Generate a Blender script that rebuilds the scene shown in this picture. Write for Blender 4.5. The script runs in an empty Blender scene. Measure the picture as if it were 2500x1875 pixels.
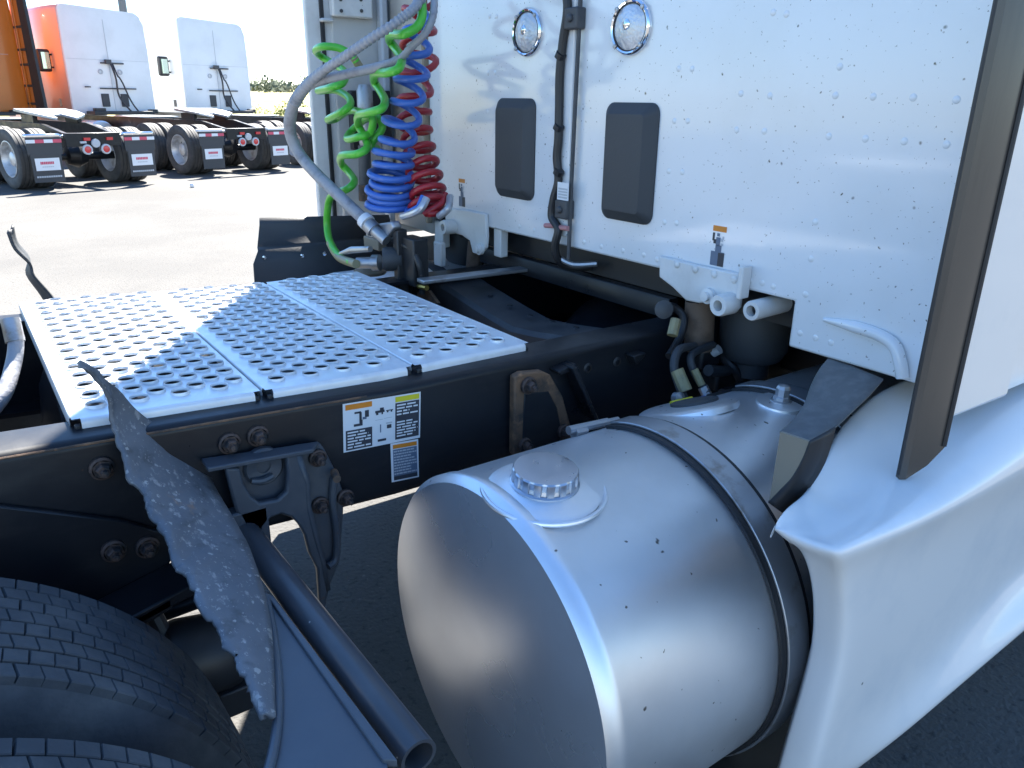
import bpy, bmesh, math, random
from mathutils import Vector, Matrix
random.seed(11)
S = bpy.context.scene
COL = S.collection
R = math.radians
PI = math.pi

# ------------------------------------------------------------------ camera
cam_d = bpy.data.cameras.new('camera')
cam = bpy.data.objects.new('camera', cam_d)
COL.objects.link(cam)
cam.matrix_world = Matrix(((0.815148, 0.190168, -0.547146, 0.0),
                           (-0.579117, 0.287957, -0.762695, -1.66),
                           (0.012514, 0.938571, 0.344858, 1.55),
                           (0, 0, 0, 1)))
cam_d.sensor_fit = 'HORIZONTAL'
cam_d.sensor_width = 36
cam_d.lens = 27.135
cam_d.clip_start = 0.02
cam_d.clip_end = 3000
S.camera = cam

# ------------------------------------------------------------------ sky, sun, exposure
SUN_EL = R(50)
SUN_AZ = math.atan2(0.565, 0.825)      # from +Y towards +X
w = bpy.data.worlds.new('World')
S.world = w
w.use_nodes = True
wn = w.node_tree.nodes
wl = w.node_tree.links
bg = wn['Background']
sky = wn.new('ShaderNodeTexSky')
sky.sky_type = 'NISHITA'
sky.sun_disc = False
sky.sun_elevation = SUN_EL
sky.sun_rotation = SUN_AZ
sky.air_density = 1.0
sky.dust_density = 0.0
sky.ozone_density = 5.0
hs = wn.new('ShaderNodeHueSaturation')
hs.inputs['Saturation'].default_value = 1.08
wl.new(sky.outputs[0], hs.inputs['Color'])
wl.new(hs.outputs[0], bg.inputs[0])
bg.inputs[1].default_value = 0.064
sl = bpy.data.lights.new('sun', 'SUN')
sl.energy = 5.0
sl.angle = R(0.6)
sl.color = (1.0, 0.95, 0.87)
sun = bpy.data.objects.new('sun', sl)
COL.objects.link(sun)
sd = Vector((math.sin(SUN_AZ) * math.cos(SUN_EL), math.cos(SUN_AZ) * math.cos(SUN_EL), math.sin(SUN_EL)))
sun.rotation_euler = sd.to_track_quat('Z', 'Y').to_euler()
sun.location = (8, 10, 14)
S.view_settings.view_transform = 'Standard'
S.view_settings.look = 'None'
S.view_settings.exposure = 2.62
S.view_settings.gamma = 1.0
S.render.engine = 'CYCLES'
S.cycles.caustics_reflective = False
S.cycles.caustics_refractive = False
S.cycles.max_bounces = 7
S.cycles.diffuse_bounces = 3
S.cycles.glossy_bounces = 4

# ------------------------------------------------------------------ materials
def mat(name, col, rough=0.5, metal=0.0, coat=0.0, spec=0.5, var=(), specks=(), bump=None, rvar=None, emit=None, aniso=None):
    m = bpy.data.materials.new(name)
    m.use_nodes = True
    n = m.node_tree.nodes
    l = m.node_tree.links
    b = n['Principled BSDF']
    tc = n.new('ShaderNodeTexCoord')
    P = tc.outputs['Object']
    c = n.new('ShaderNodeRGB')
    c.outputs[0].default_value = (*col, 1)
    cur = c.outputs[0]
    for (c2, scale, lo, hi, *st) in var:
        nz = n.new('ShaderNodeTexNoise')
        nz.inputs['Scale'].default_value = scale
        nz.inputs['Detail'].default_value = 6
        nz.inputs['Roughness'].default_value = 0.6
        if st:
            mp = n.new('ShaderNodeMapping')
            mp.inputs['Scale'].default_value = st[0]
            l.new(P, mp.inputs[0])
            l.new(mp.outputs[0], nz.inputs['Vector'])
        else:
            l.new(P, nz.inputs['Vector'])
        mr = n.new('ShaderNodeMapRange')
        mr.inputs[1].default_value = lo
        mr.inputs[2].default_value = hi
        l.new(nz.outputs['Fac'], mr.inputs[0])
        mx = n.new('ShaderNodeMix')
        mx.data_type = 'RGBA'
        l.new(mr.outputs[0], mx.inputs['Factor'])
        l.new(cur, mx.inputs['A'])
        mx.inputs['B'].default_value = (*c2, 1)
        cur = mx.outputs['Result']
    for (c2, scale, size, keep) in specks:
        v = n.new('ShaderNodeTexVoronoi')
        v.inputs['Scale'].default_value = scale
        nz = n.new('ShaderNodeTexNoise')
        nz.inputs['Scale'].default_value = scale * 2.3
        va = n.new('ShaderNodeVectorMath')
        va.operation = 'MULTIPLY_ADD'
        va.inputs[1].default_value = (0.012, 0.012, 0.012)
        l.new(P, nz.inputs['Vector'])
        l.new(nz.outputs['Color'], va.inputs[0])
        l.new(P, va.inputs[2])
        l.new(va.outputs[0], v.inputs['Vector'])
        sp = n.new('ShaderNodeSeparateColor')
        l.new(v.outputs['Color'], sp.inputs[0])
        th = n.new('ShaderNodeMapRange')     # size of the spot differs from cell to cell, most cells have none
        th.inputs[1].default_value = keep
        th.inputs[2].default_value = 1.0
        th.inputs[3].default_value = 0.0
        th.inputs[4].default_value = size
        l.new(sp.outputs[0], th.inputs[0])
        lt = n.new('ShaderNodeMath')
        lt.operation = 'SUBTRACT'
        l.new(th.outputs[0], lt.inputs[0])
        l.new(v.outputs['Distance'], lt.inputs[1])
        mr = n.new('ShaderNodeMapRange')
        mr.inputs[1].default_value = 0.0
        mr.inputs[2].default_value = size * 0.25
        l.new(lt.outputs[0], mr.inputs[0])
        mx = n.new('ShaderNodeMix')
        mx.data_type = 'RGBA'
        l.new(mr.outputs[0], mx.inputs['Factor'])
        l.new(cur, mx.inputs['A'])
        mx.inputs['B'].default_value = (*c2, 1)
        cur = mx.outputs['Result']
    l.new(cur, b.inputs['Base Color'])
    b.inputs['Roughness'].default_value = rough
    b.inputs['Metallic'].default_value = metal
    b.inputs['Specular IOR Level'].default_value = spec
    if coat:
        b.inputs['Coat Weight'].default_value = coat
        b.inputs['Coat Roughness'].default_value = 0.08
    if rvar:
        nz = n.new('ShaderNodeTexNoise')
        nz.inputs['Scale'].default_value = rvar[0]
        nz.inputs['Detail'].default_value = 5
        l.new(P, nz.inputs['Vector'])
        mr = n.new('ShaderNodeMapRange')
        mr.inputs[1].default_value = 0.3
        mr.inputs[2].default_value = 0.7
        mr.inputs[3].default_value = max(0.02, rough - rvar[1])
        mr.inputs[4].default_value = rough + rvar[1]
        l.new(nz.outputs['Fac'], mr.inputs[0])
        l.new(mr.outputs[0], b.inputs['Roughness'])
    if bump:
        nz = n.new('ShaderNodeTexNoise')
        nz.inputs['Scale'].default_value = bump[0]
        nz.inputs['Detail'].default_value = 6
        l.new(P, nz.inputs['Vector'])
        bp = n.new('ShaderNodeBump')
        bp.inputs['Strength'].default_value = bump[1]
        bp.inputs['Distance'].default_value = bump[2]
        l.new(nz.outputs['Fac'], bp.inputs['Height'])
        l.new(bp.outputs[0], b.inputs['Normal'])
    if emit:
        b.inputs['Emission Color'].default_value = (*emit[:3], 1)
        b.inputs['Emission Strength'].default_value = emit[3]
    if aniso:
        b.inputs['Anisotropic'].default_value = aniso
    return m

RUST = (0.085, 0.038, 0.018)
M = {}
M['asphalt'] = mat('asphalt', (0.088, 0.086, 0.083), 0.9, spec=0.2, var=[((0.125, 0.121, 0.114), 0.3, 0.42, 0.68), ((0.05, 0.05, 0.052), 38, 0.56, 0.7), ((0.16, 0.155, 0.148), 55, 0.62, 0.75)], bump=(60, 0.6, 0.012))
M['field'] = mat('dry grass', (0.30, 0.26, 0.12), 0.95, spec=0.1, var=[((0.16, 0.17, 0.06), 0.08, 0.45, 0.65), ((0.42, 0.37, 0.2), 0.5, 0.5, 0.7)])
M['leaf'] = mat('haze-paled far foliage', (0.11, 0.13, 0.09), 0.9, spec=0.1, var=[((0.15, 0.17, 0.11), 3, 0.4, 0.7)])  # distance haze painted in: leaf colour lightened and greyed
M['bushleaf'] = mat('bush foliage', (0.14, 0.17, 0.04), 0.8, spec=0.1, var=[((0.22, 0.23, 0.07), 3, 0.4, 0.7)])
M['bark'] = mat('bark', (0.08, 0.06, 0.045), 0.9)
M['white'] = mat('white cab paint', (0.74, 0.755, 0.77), 0.26, coat=0.75, specks=[((0.025, 0.023, 0.02), 15, 0.21, 0.42), ((0.05, 0.045, 0.04), 34, 0.24, 0.45), ((0.25, 0.24, 0.23), 80, 0.24, 0.5)], var=[((0.68, 0.69, 0.69), 3.0, 0.45, 0.75)], bump=(2.2, 0.035, 0.02))
M['fairing'] = mat('white fairing paint', (0.79, 0.755, 0.72), 0.28, coat=0.5, specks=[((0.12, 0.11, 0.1), 16, 0.07, 0.7)], var=[((0.64, 0.64, 0.64), 4.0, 0.5, 0.8)])
M['whiteplain'] = mat('white moulding', (0.70, 0.70, 0.69), 0.4, var=[((0.56, 0.55, 0.53), 7, 0.5, 0.75)], specks=[((0.2, 0.17, 0.14), 40, 0.12, 0.6)])
M['greywhite'] = mat('grey-white panel paint', (0.55, 0.55, 0.54), 0.45, var=[((0.46, 0.45, 0.43), 5, 0.45, 0.75)])  # grey-white paint of the far corner panel and extender
M['tan'] = mat('aged seal', (0.30, 0.24, 0.17), 0.7)
M['alu'] = mat('deck aluminium', (0.80, 0.81, 0.82), 0.40, metal=0.22, rvar=(30, 0.08), var=[((0.62, 0.62, 0.63), 12, 0.5, 0.75), ((0.38, 0.30, 0.22), 21, 0.68, 0.8)], bump=(90, 0.08, 0.004))
M['tank'] = mat('tank aluminium', (0.84, 0.85, 0.87), 0.40, metal=0.86, rvar=(6, 0.05), var=[((0.74, 0.75, 0.76), 4, 0.45, 0.75)], specks=[((0.14, 0.13, 0.12), 24, 0.13, 0.55), ((0.2, 0.19, 0.18), 50, 0.16, 0.55)], bump=(250, 0.03, 0.002))
M['tankend'] = mat('tank end aluminium', (0.70, 0.74, 0.80), 0.29, metal=0.72, rvar=(3, 0.08), var=[((0.62, 0.64, 0.68), 2.5, 0.4, 0.7)])
M['chrome'] = mat('chrome', (0.85, 0.86, 0.88), 0.07, metal=1.0)
M['capmetal'] = mat('cap metal', (0.46, 0.48, 0.53), 0.32, metal=1.0, rvar=(40, 0.05))
M['steel'] = mat('dull steel', (0.42, 0.43, 0.45), 0.42, metal=0.8, var=[((0.22, 0.18, 0.14), 18, 0.55, 0.75)])
M['frame'] = mat('black frame paint', (0.009, 0.0105, 0.014), 0.36, spec=0.32, rvar=(8, 0.1), var=[((0.026, 0.026, 0.027), 5, 0.52, 0.8, (1, 1, 3)), (RUST, 30, 0.72, 0.8)], bump=(40, 0.08, 0.004))
M['framedust'] = mat('dusty black paint', (0.05, 0.052, 0.057), 0.55, var=[((0.10, 0.10, 0.10), 6, 0.45, 0.75)])
M['cast'] = mat('cast bracket paint', (0.05, 0.058, 0.072), 0.45, var=[((0.08, 0.086, 0.095), 10, 0.5, 0.75), (RUST, 24, 0.68, 0.78)], bump=(60, 0.2, 0.004))
M['rust'] = mat('rusty steel', (0.17, 0.095, 0.055), 0.8, var=[((0.06, 0.042, 0.032), 22, 0.45, 0.62), ((0.30, 0.16, 0.085), 40, 0.58, 0.72)], bump=(80, 0.3, 0.004))
M['rustpost'] = mat('rusty post', (0.16, 0.11, 0.08), 0.75, var=[((0.08, 0.055, 0.04), 20, 0.45, 0.7)], bump=(80, 0.3, 0.004))
M['bolt'] = mat('rusty bolt', (0.085, 0.055, 0.045), 0.65, metal=0.2, var=[((0.018, 0.018, 0.02), 60, 0.44, 0.58)])
M['rubber'] = mat('tyre rubber', (0.062, 0.067, 0.074), 0.9, spec=0.2, var=[((0.115, 0.118, 0.122), 9, 0.45, 0.75)], bump=(120, 0.25, 0.004))
M['rubberfar'] = mat('dusty tyre rubber', (0.05, 0.05, 0.05), 0.75, var=[((0.11, 0.105, 0.10), 5, 0.45, 0.75)])
M['fender'] = mat('torn fender plastic', (0.12, 0.128, 0.145), 0.5, var=[((0.17, 0.175, 0.19), 7, 0.45, 0.7), ((0.075, 0.078, 0.085), 24, 0.55, 0.7), ((0.30, 0.29, 0.285), 46, 0.605, 0.66, (1, 0.55, 0.55)), ((0.27, 0.17, 0.12), 17, 0.655, 0.71, (1, 0.6, 0.6))], specks=[((0.34, 0.33, 0.32), 80, 0.40, 0.45), ((0.28, 0.27, 0.27), 190, 0.42, 0.5)], bump=(30, 0.3, 0.006))
M['tube'] = mat('tube black paint', (0.055, 0.058, 0.066), 0.3, var=[((0.08, 0.08, 0.085), 8, 0.5, 0.75)], specks=[((0.35, 0.33, 0.3), 40, 0.12, 0.7)])
M['panel'] = mat('blue grey bracket paint', (0.08, 0.092, 0.11), 0.42, var=[((0.10, 0.11, 0.125), 6, 0.45, 0.7), (RUST, 14, 0.70, 0.78)])
M['plasticdk'] = mat('dark plastic', (0.045, 0.048, 0.053), 0.6, bump=(150, 0.15, 0.003))
M['plastic'] = mat('black plastic', (0.022, 0.022, 0.024), 0.45)
M['flap'] = mat('grey felt panel', (0.13, 0.133, 0.136), 0.9, var=[((0.17, 0.172, 0.174), 40, 0.45, 0.7)], bump=(300, 0.2, 0.002))
M['cream'] = mat('beige inner panel', (0.24, 0.205, 0.155), 0.6)
M['blade'] = mat('extender edge rubber', (0.075, 0.064, 0.055), 0.26, spec=0.5, var=[((0.04, 0.036, 0.033), 3, 0.45, 0.7, (6, 1, 0.6))])
M['hinge'] = mat('black rubber edge', (0.02, 0.02, 0.022), 0.5)
M['blue'] = mat('blue hose', (0.05, 0.14, 0.48), 0.32)
M['red'] = mat('red hose', (0.36, 0.022, 0.03), 0.35)
M['green'] = mat('green hose', (0.085, 0.47, 0.04), 0.3)
M['sheath'] = mat('grey hose sheath', (0.30, 0.31, 0.34), 0.5, var=[((0.2, 0.2, 0.22), 30, 0.5, 0.7)], bump=(120, 0.3, 0.004))
M['ferrule'] = mat('olive ferrule', (0.30, 0.27, 0.16), 0.45)
M['coilguard'] = mat('clear spring guard', (0.5, 0.5, 0.52), 0.3, metal=0.5)
M['brass'] = mat('brass', (0.5, 0.36, 0.1), 0.35, metal=0.9)
M['yellowtag'] = mat('yellow tag', (0.75, 0.66, 0.04), 0.5)
M['tape'] = mat('aged yellow tape', (0.30, 0.26, 0.14), 0.6, var=[((0.2, 0.18, 0.12), 40, 0.5, 0.7)])
M['pink'] = mat('pink connector', (0.5, 0.22, 0.22), 0.5)
M['lwhite'] = mat('label white', (0.72, 0.73, 0.75), 0.4)
M['lorange'] = mat('label orange', (0.66, 0.22, 0.02), 0.4)
M['lyellow'] = mat('label yellow', (0.66, 0.58, 0.03), 0.4)
M['ldark'] = mat('label black', (0.03, 0.033, 0.045), 0.45)
M['lblue'] = mat('label blue', (0.11, 0.15, 0.22), 0.45)
M['lred'] = mat('label red', (0.6, 0.08, 0.13), 0.5)
M['lgrey'] = mat('label grey', (0.45, 0.47, 0.5), 0.5)
M['lens'] = mat('lamp lens', (0.52, 0.55, 0.6), 0.16, metal=0.35, coat=1.0, bump=(70, 0.5, 0.01))
M['orange'] = mat('orange cab paint', (0.62, 0.15, 0.012), 0.3, coat=0.3)
M['salmon'] = mat('glare-paled red cab paint', (0.60, 0.41, 0.35), 0.3, coat=0.3)  # red paint lightened here, the washing-out by glare is in the colour
M['bgwhite'] = mat('white truck paint', (0.72, 0.735, 0.75), 0.3, coat=0.3, var=[((0.64, 0.65, 0.66), 1.5, 0.45, 0.75)])
M['rim'] = mat('wheel rim', (0.62, 0.62, 0.62), 0.4, metal=0.5, var=[((0.3, 0.27, 0.24), 8, 0.5, 0.75)])
M['taillight'] = mat('tail light', (0.55, 0.02, 0.03), 0.2, coat=0.5)
M['mirrorglass'] = mat('mirror glass', (0.45, 0.55, 0.5), 0.08, metal=0.9)
M['pole'] = mat('pole steel', (0.16, 0.17, 0.17), 0.5)

# ------------------------------------------------------------------ mesh helpers
class MB:
    def __init__(s):
        s.v = []; s.f = []; s.m = []; s.mi = 0; s.ch = []
    def add(s, verts, faces):
        o = len(s.v)
        s.v += [tuple(p) for p in verts]
        s.f += [tuple(i + o for i in f) for f in faces]
        s.m += [s.mi] * len(faces)
        s.ch.append((o, len(s.v), len(s.f) - len(faces), len(s.f)))
        return s
    def box(s, c, d, rot=None):
        hx, hy, hz = d[0] / 2, d[1] / 2, d[2] / 2
        vs = [Vector((x, y, z)) for x in (-hx, hx) for y in (-hy, hy) for z in (-hz, hz)]
        if rot is not None:
            vs = [rot @ p for p in vs]
        c = Vector(c)
        return s.add([p + c for p in vs], [(0, 1, 3, 2), (4, 6, 7, 5), (0, 4, 5, 1), (2, 3, 7, 6), (0, 2, 6, 4), (1, 5, 7, 3)])
    def tube(s, path, r, seg=10, caps=True, closed=False):
        path = [Vector(p) for p in path]
        n = len(path)
        rr = r if isinstance(r, (list, tuple)) else [r] * n
        up = None
        vs = []; fs = []
        for i, p in enumerate(path):
            a = path[max(0, i - 1)] if not closed else path[i - 1]
            b = path[min(n - 1, i + 1)] if not closed else path[(i + 1) % n]
            t = (b - a)
            if t.length < 1e-9:
                t = Vector((0, 0, 1))
            t.normalize()
            if up is None:
                up = t.orthogonal().normalized()
            up = (up - t * up.dot(t))
            if up.length < 1e-6:
                up = t.orthogonal()
            up.normalize()
            sd_ = t.cross(up)
            for k in range(seg):
                an = 2 * PI * k / seg
                vs.append(p + (up * math.cos(an) + sd_ * math.sin(an)) * rr[i])
        m = n if closed else n - 1
        for i in range(m):
            j = (i + 1) % n
            for k in range(seg):
                k2 = (k + 1) % seg
                fs.append((i * seg + k, i * seg + k2, j * seg + k2, j * seg + k))
        if caps and not closed:
            fs.append(tuple(reversed(range(seg))))
            fs.append(tuple(range((n - 1) * seg, n * seg)))
        return s.add(vs, fs)
    def cyl(s, a, b, r, seg=20, r2=None):
        return s.tube([a, b], [r, r if r2 is None else r2], seg)
    def lathe(s, prof, o, axis, seg=48, closed=False):
        # prof: (radius, distance along axis)
        ax = Vector(axis).normalized()
        u = ax.orthogonal().normalized(); v = ax.cross(u); o = Vector(o)
        vs = []; fs = []
        n = len(prof)
        for k in range(seg):
            an = 2 * PI * k / seg
            d = u * math.cos(an) + v * math.sin(an)
            for (r, h) in prof:
                vs.append(o + ax * h + d * r)
        for k in range(seg):
            k2 = (k + 1) % seg
            for i in range(n - 1 if not closed else n):
                j = (i + 1) % n
                fs.append((k * n + i, k2 * n + i, k2 * n + j, k * n + j))
        return s.add(vs, fs)
    def prism(s, poly, d):
        # polygon (3-D points in one plane) extruded by the vector d
        n = len(poly)
        d = Vector(d)
        vs = [Vector(p) for p in poly] + [Vector(p) + d for p in poly]
        fs = [tuple(range(n)), tuple(reversed(range(n, 2 * n)))]
        for i in range(n):
            j = (i + 1) % n
            fs.append((i, i + n, j + n, j))
        return s.add(vs, fs)
    def loft(s, rows, closed=False, caps=False):
        n = len(rows[0])
        vs = [p for r_ in rows for p in r_]
        fs = []
        for i in range(len(rows) - 1):
            for j in range(n if closed else n - 1):
                k = (j + 1) % n
                fs.append((i * n + j, i * n + k, (i + 1) * n + k, (i + 1) * n + j))
        if caps:
            fs.append(tuple(reversed(range(n))))
            fs.append(tuple(range((len(rows) - 1) * n, len(rows) * n)))
        return s.add(vs, fs)
    def split(s, name, mats, parent, **kw):
        # every piece that was added becomes an object of its own
        out = []
        for (v0, v1, f0, f1) in s.ch:
            q = MB()
            q.v = s.v[v0:v1]; q.f = [tuple(i - v0 for i in f) for f in s.f[f0:f1]]; q.m = s.m[f0:f1]
            out.append(q.build(name, mats, parent, **kw))
        return out
    def build(s, name, mats, parent=None, smooth=35, bevel=0.0, subsurf=0, solid=0.0, offset=-1):
        me = bpy.data.meshes.new(name)
        v = s.v
        o = Vector((0, 0, 0))
        if parent is None and v:
            xs = [p[0] for p in v]; ys = [p[1] for p in v]; zs = [p[2] for p in v]
            o = Vector(((min(xs) + max(xs)) / 2, (min(ys) + max(ys)) / 2, min(zs)))
            v = [(p[0] - o.x, p[1] - o.y, p[2] - o.z) for p in v]
        me.from_pydata(v, [], s.f)
        bm = bmesh.new()
        bm.from_mesh(me)
        bmesh.ops.recalc_face_normals(bm, faces=bm.faces)
        bm.to_mesh(me)
        bm.free()
        if not isinstance(mats, (list, tuple)):
            mats = [mats]
        for q in mats:
            me.materials.append(M[q] if isinstance(q, str) else q)
        if len(mats) > 1:
            me.polygons.foreach_set('material_index', s.m)
        if smooth:
            me.polygons.foreach_set('use_smooth', [True] * len(me.polygons))
            me.set_sharp_from_angle(angle=R(smooth))
        me.update()
        ob = bpy.data.objects.new(name, me)
        COL.objects.link(ob)
        ob.location = o
        if parent is not None:
            ob.parent = parent
        if solid:
            md = ob.modifiers.new('thickness', 'SOLIDIFY'); md.thickness = solid; md.offset = offset
        if bevel:
            md = ob.modifiers.new('bevel', 'BEVEL'); md.width = bevel; md.segments = 2; md.limit_method = 'ANGLE'; md.angle_limit = R(40)
        if subsurf:
            md = ob.modifiers.new('smooth', 'SUBSURF'); md.levels = subsurf; md.render_levels = subsurf
        return ob

def empty(name, loc=(0, 0, 0), rz=0.0):
    e = bpy.data.objects.new(name, None)
    e.empty_display_size = 0.3
    COL.objects.link(e)
    e.location = loc
    e.rotation_euler = (0, 0, rz)
    return e
def tag(o, label=None, cat=None, group=None, kind=None):
    if label: o['label'] = label
    if cat: o['category'] = cat
    if group: o['group'] = group
    if kind: o['kind'] = kind
    return o
def crom(pts, n=8, closed=False):
    P = [Vector(p) for p in pts]
    out = []
    N = len(P)
    for i in range(N if closed else N - 1):
        if closed:
            p0, p1, p2, p3 = P[i - 1], P[i], P[(i + 1) % N], P[(i + 2) % N]
        else:
            p0, p1, p2, p3 = P[max(0, i - 1)], P[i], P[i + 1], P[min(N - 1, i + 2)]
        for k in range(n):
            t = k / n
            out.append(0.5 * ((2 * p1) + (p2 - p0) * t + (2 * p0 - 5 * p1 + 4 * p2 - p3) * t * t + (3 * p1 - p0 - 3 * p2 + p3) * t ** 3))
    if not closed:
        out.append(P[-1])
    return out
def share(ob, name, parent, loc, rot=None):
    c = bpy.data.objects.new(name, ob)
    COL.objects.link(c)
    c.parent = parent
    c.location = loc
    if rot: c.rotation_euler = rot
    return c

# ================================================================== setting
def ground():
    b = MB()
    # one sheet to the horizon, finer near the trucks
    xs = [-1500, -300, -60, -20, 0, 20, 45, 60, 300, 1500]
    ys = [-1500, -300, -60, -20, 0, 20, 45, 60, 300, 1500]
    vs = [(x, y, 0) for y in ys for x in xs]
    n = len(xs)
    fs = [(j * n + i, j * n + i + 1, (j + 1) * n + i + 1, (j + 1) * n + i) for j in range(n - 1) for i in range(n - 1)]
    b.add(vs, fs)
    o = b.build('ground', 'asphalt', smooth=0)
    tag(o, kind='structure')
ground()
def field():
    b = MB()
    rows = []
    for k in range(26):
        t = k / 25
        d = 44 + 700 * t ** 2.2
        rows.append([])
        for j in range(41):
            a = R(-75) + R(150) * j / 40           # measured about +Y, clockwise
            x = math.sin(a) * d; y = math.cos(a) * d - 1.66
            z = 0.01 + 0.012 * (d - 44) + (0.12 * math.sin(j * 2.1 + k) if k else 0)
            rows[-1].append((x, y, z))
    b.loft(rows)
    tag(b.build('field', 'field', smooth=60), kind='structure')
field()

def leafball(b, c, r, n, size):
    for i in range(n):
        d = Vector((random.gauss(0, 1), random.gauss(0, 1), random.gauss(0, 1))).normalized()
        rr = random.random() ** 0.45
        p = Vector(c) + Vector((d.x * r[0], d.y * r[1], d.z * r[2])) * rr
        u = Vector((random.gauss(0, 1), random.gauss(0, 1), random.gauss(0, 1))).normalized() * size * random.uniform(0.6, 1.3)
        v = u.orthogonal().normalized() * u.length * 0.6
        b.add([p - u, p - v, p + u, p + v], [(0, 1, 2, 3)])
def treeline():
    b = MB()
    for i in range(150):
        a = R(3 + 37 * random.random())
        d = random.uniform(300, 380)
        x = math.sin(a) * d; y = math.cos(a) * d
        base = 0.012 * (d - 44)
        h = random.uniform(2.2, 4.6) * (1.0 if random.random() < 0.85 else 1.5)
        leafball(b, (x, y, base + h * 0.45), (random.uniform(3, 7), 3, h * 0.6), 60, 0.9)
    tag(b.build('distant_treeline', 'leaf', smooth=0), 'far-off line of trees beyond the dry field, haze put into their colour', 'trees', kind='stuff')
treeline()
def bush():
    p = (18.94, 52, 1.495)
    e = empty('bush', (p[0], p[1], 0.1))
    b = MB()
    for q in range(7):
        leafball(b, (random.uniform(-1.7, 1.7), random.uniform(-.8, .8), random.uniform(.35, .75)), (0.9, 0.8, 0.6), 130, 0.10)
    b.build('foliage', 'bushleaf', e, smooth=0)
    b = MB()
    for q in range(9):
        x = random.uniform(-1, 1)
        b.tube([(x * .5, 0, -.1), (x, random.uniform(-.4, .4), .7)], [.03, .01], 6)
    b.build('stem', 'bark', e)
    tag(e, 'low yellow-green bush growing at the edge of the dry field', 'bush')
bush()
def light_pole():
    p = (6.636, 33, 4.662)
    e = empty('light_pole', (p[0], p[1], 0))
    b = MB()
    b.tube([(0, 0, 0), (0, 0, .6)], [.25, .25], 16)
    b.build('base', 'lgrey', e)
    b = MB()
    b.tube([(0, 0, .6), (0, 0, 10)], [.17, .11], 12)
    b.build('shaft', 'pole', e)
    b = MB()
    b.box((0, -.6, 10.02), (.35, .9, .16)); b.box((0, .6, 10.02), (.35, .9, .16)); b.box((0, 0, 10.0), (.1, .8, .08))
    b.build('lamp_head', 'pole', e, bevel=.02)
    tag(e, 'grey steel light pole rising behind the white sleeper cab', 'light pole')
light_pole()

# ================================================================== the near truck
T = empty('semi_truck', (0, 0, 0))
tag(T, 'white semi truck seen over its rear frame, deck plates and aluminium fuel tank', 'truck')

def zr(x):                                    # the frame rakes up slightly behind the deck plates
    return 0.045 * min(1.1, max(0.0, 0.6 - x))

def rail(sgn):
    prof = [(.35, 1.045), (.425, 1.045), (.4345, 1.0425), (.439, 1.037), (.44, 1.03), (.44, .835), (.439, .828), (.4345, .8225), (.425, .82), (.35, .82),
            (.35, .83), (.43, .83), (.43, 1.035), (.35, 1.035)]
    b = MB()
    xs = [-1.7, -.5, -.2, .1, .35, .6, .9, 2, 3.6]
    b.loft([[(x, sgn * y, z + zr(x)) for (y, z) in prof] for x in xs], closed=True, caps=True)
    return b.build('frame_rail', 'frame', T, smooth=50)
railR = rail(-1)
railL = rail(1)
b = MB()
b.tube([(x, -.4385, 1.0375 + zr(x)) for x in (-.7, -.5, -.2, .1, .35, .55)], .0022, 6)
b.build('rust_line', 'rust', railR)

# bolts on the near rail: washer face + hex nut + stud
def bolt_mesh(r, nm):
    b = MB()
    b.lathe([(0, 0), (r, 0), (r, .006), (r * .8, .008)], (0, 0, 0), (0, -1, 0), 20)
    b.lathe([(r * .8, .008), (r * .62, .008), (r * .62, .018), (r * .5, .021), (r * .3, .021), (r * .3, .030), (0, .031)], (0, 0, 0), (0, -1, 0), 6)
    o = b.build(nm, 'bolt', T, smooth=30)
    me = o.data
    bpy.data.objects.remove(o)
    return me
BM1 = bolt_mesh(.0185, 'flange_bolt')
BM2 = bolt_mesh(.016, 'flange_bolt_small')
for p in ((0.2994, -0.44, 1.011), (0.3468, -0.44, 1.013), (0.1096, -0.44, 1.018), (0.1029, -0.454, 0.8828), (0.1507, -0.454, 0.8727)):
    share(BM1, 'bolt', railR, p, (0, random.uniform(0, 1), 0))

# deep suspension plate bolted to the rail above the axle
b = MB()
b.prism([(-.9, -.442, .99 + zr(-.9)), (-.05, -.442, .985 + zr(0)), (.12, -.442, .93), (0.1921, -0.442, 0.8782), (0.1854, -0.442, 0.8383), (0.1691, -0.442, 0.814), (0.1609, -0.442, 0.7902), (0.1457, -0.442, 0.7997), (0.126, -0.442, 0.7699), (0.0838, -0.442, 0.765), (-.1, -.442, .72), (-.5, -.442, .66), (-.9, -.442, .70)], (0, -.012, 0))
b.build('suspension_plate', 'frame', T, bevel=.003)

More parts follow.
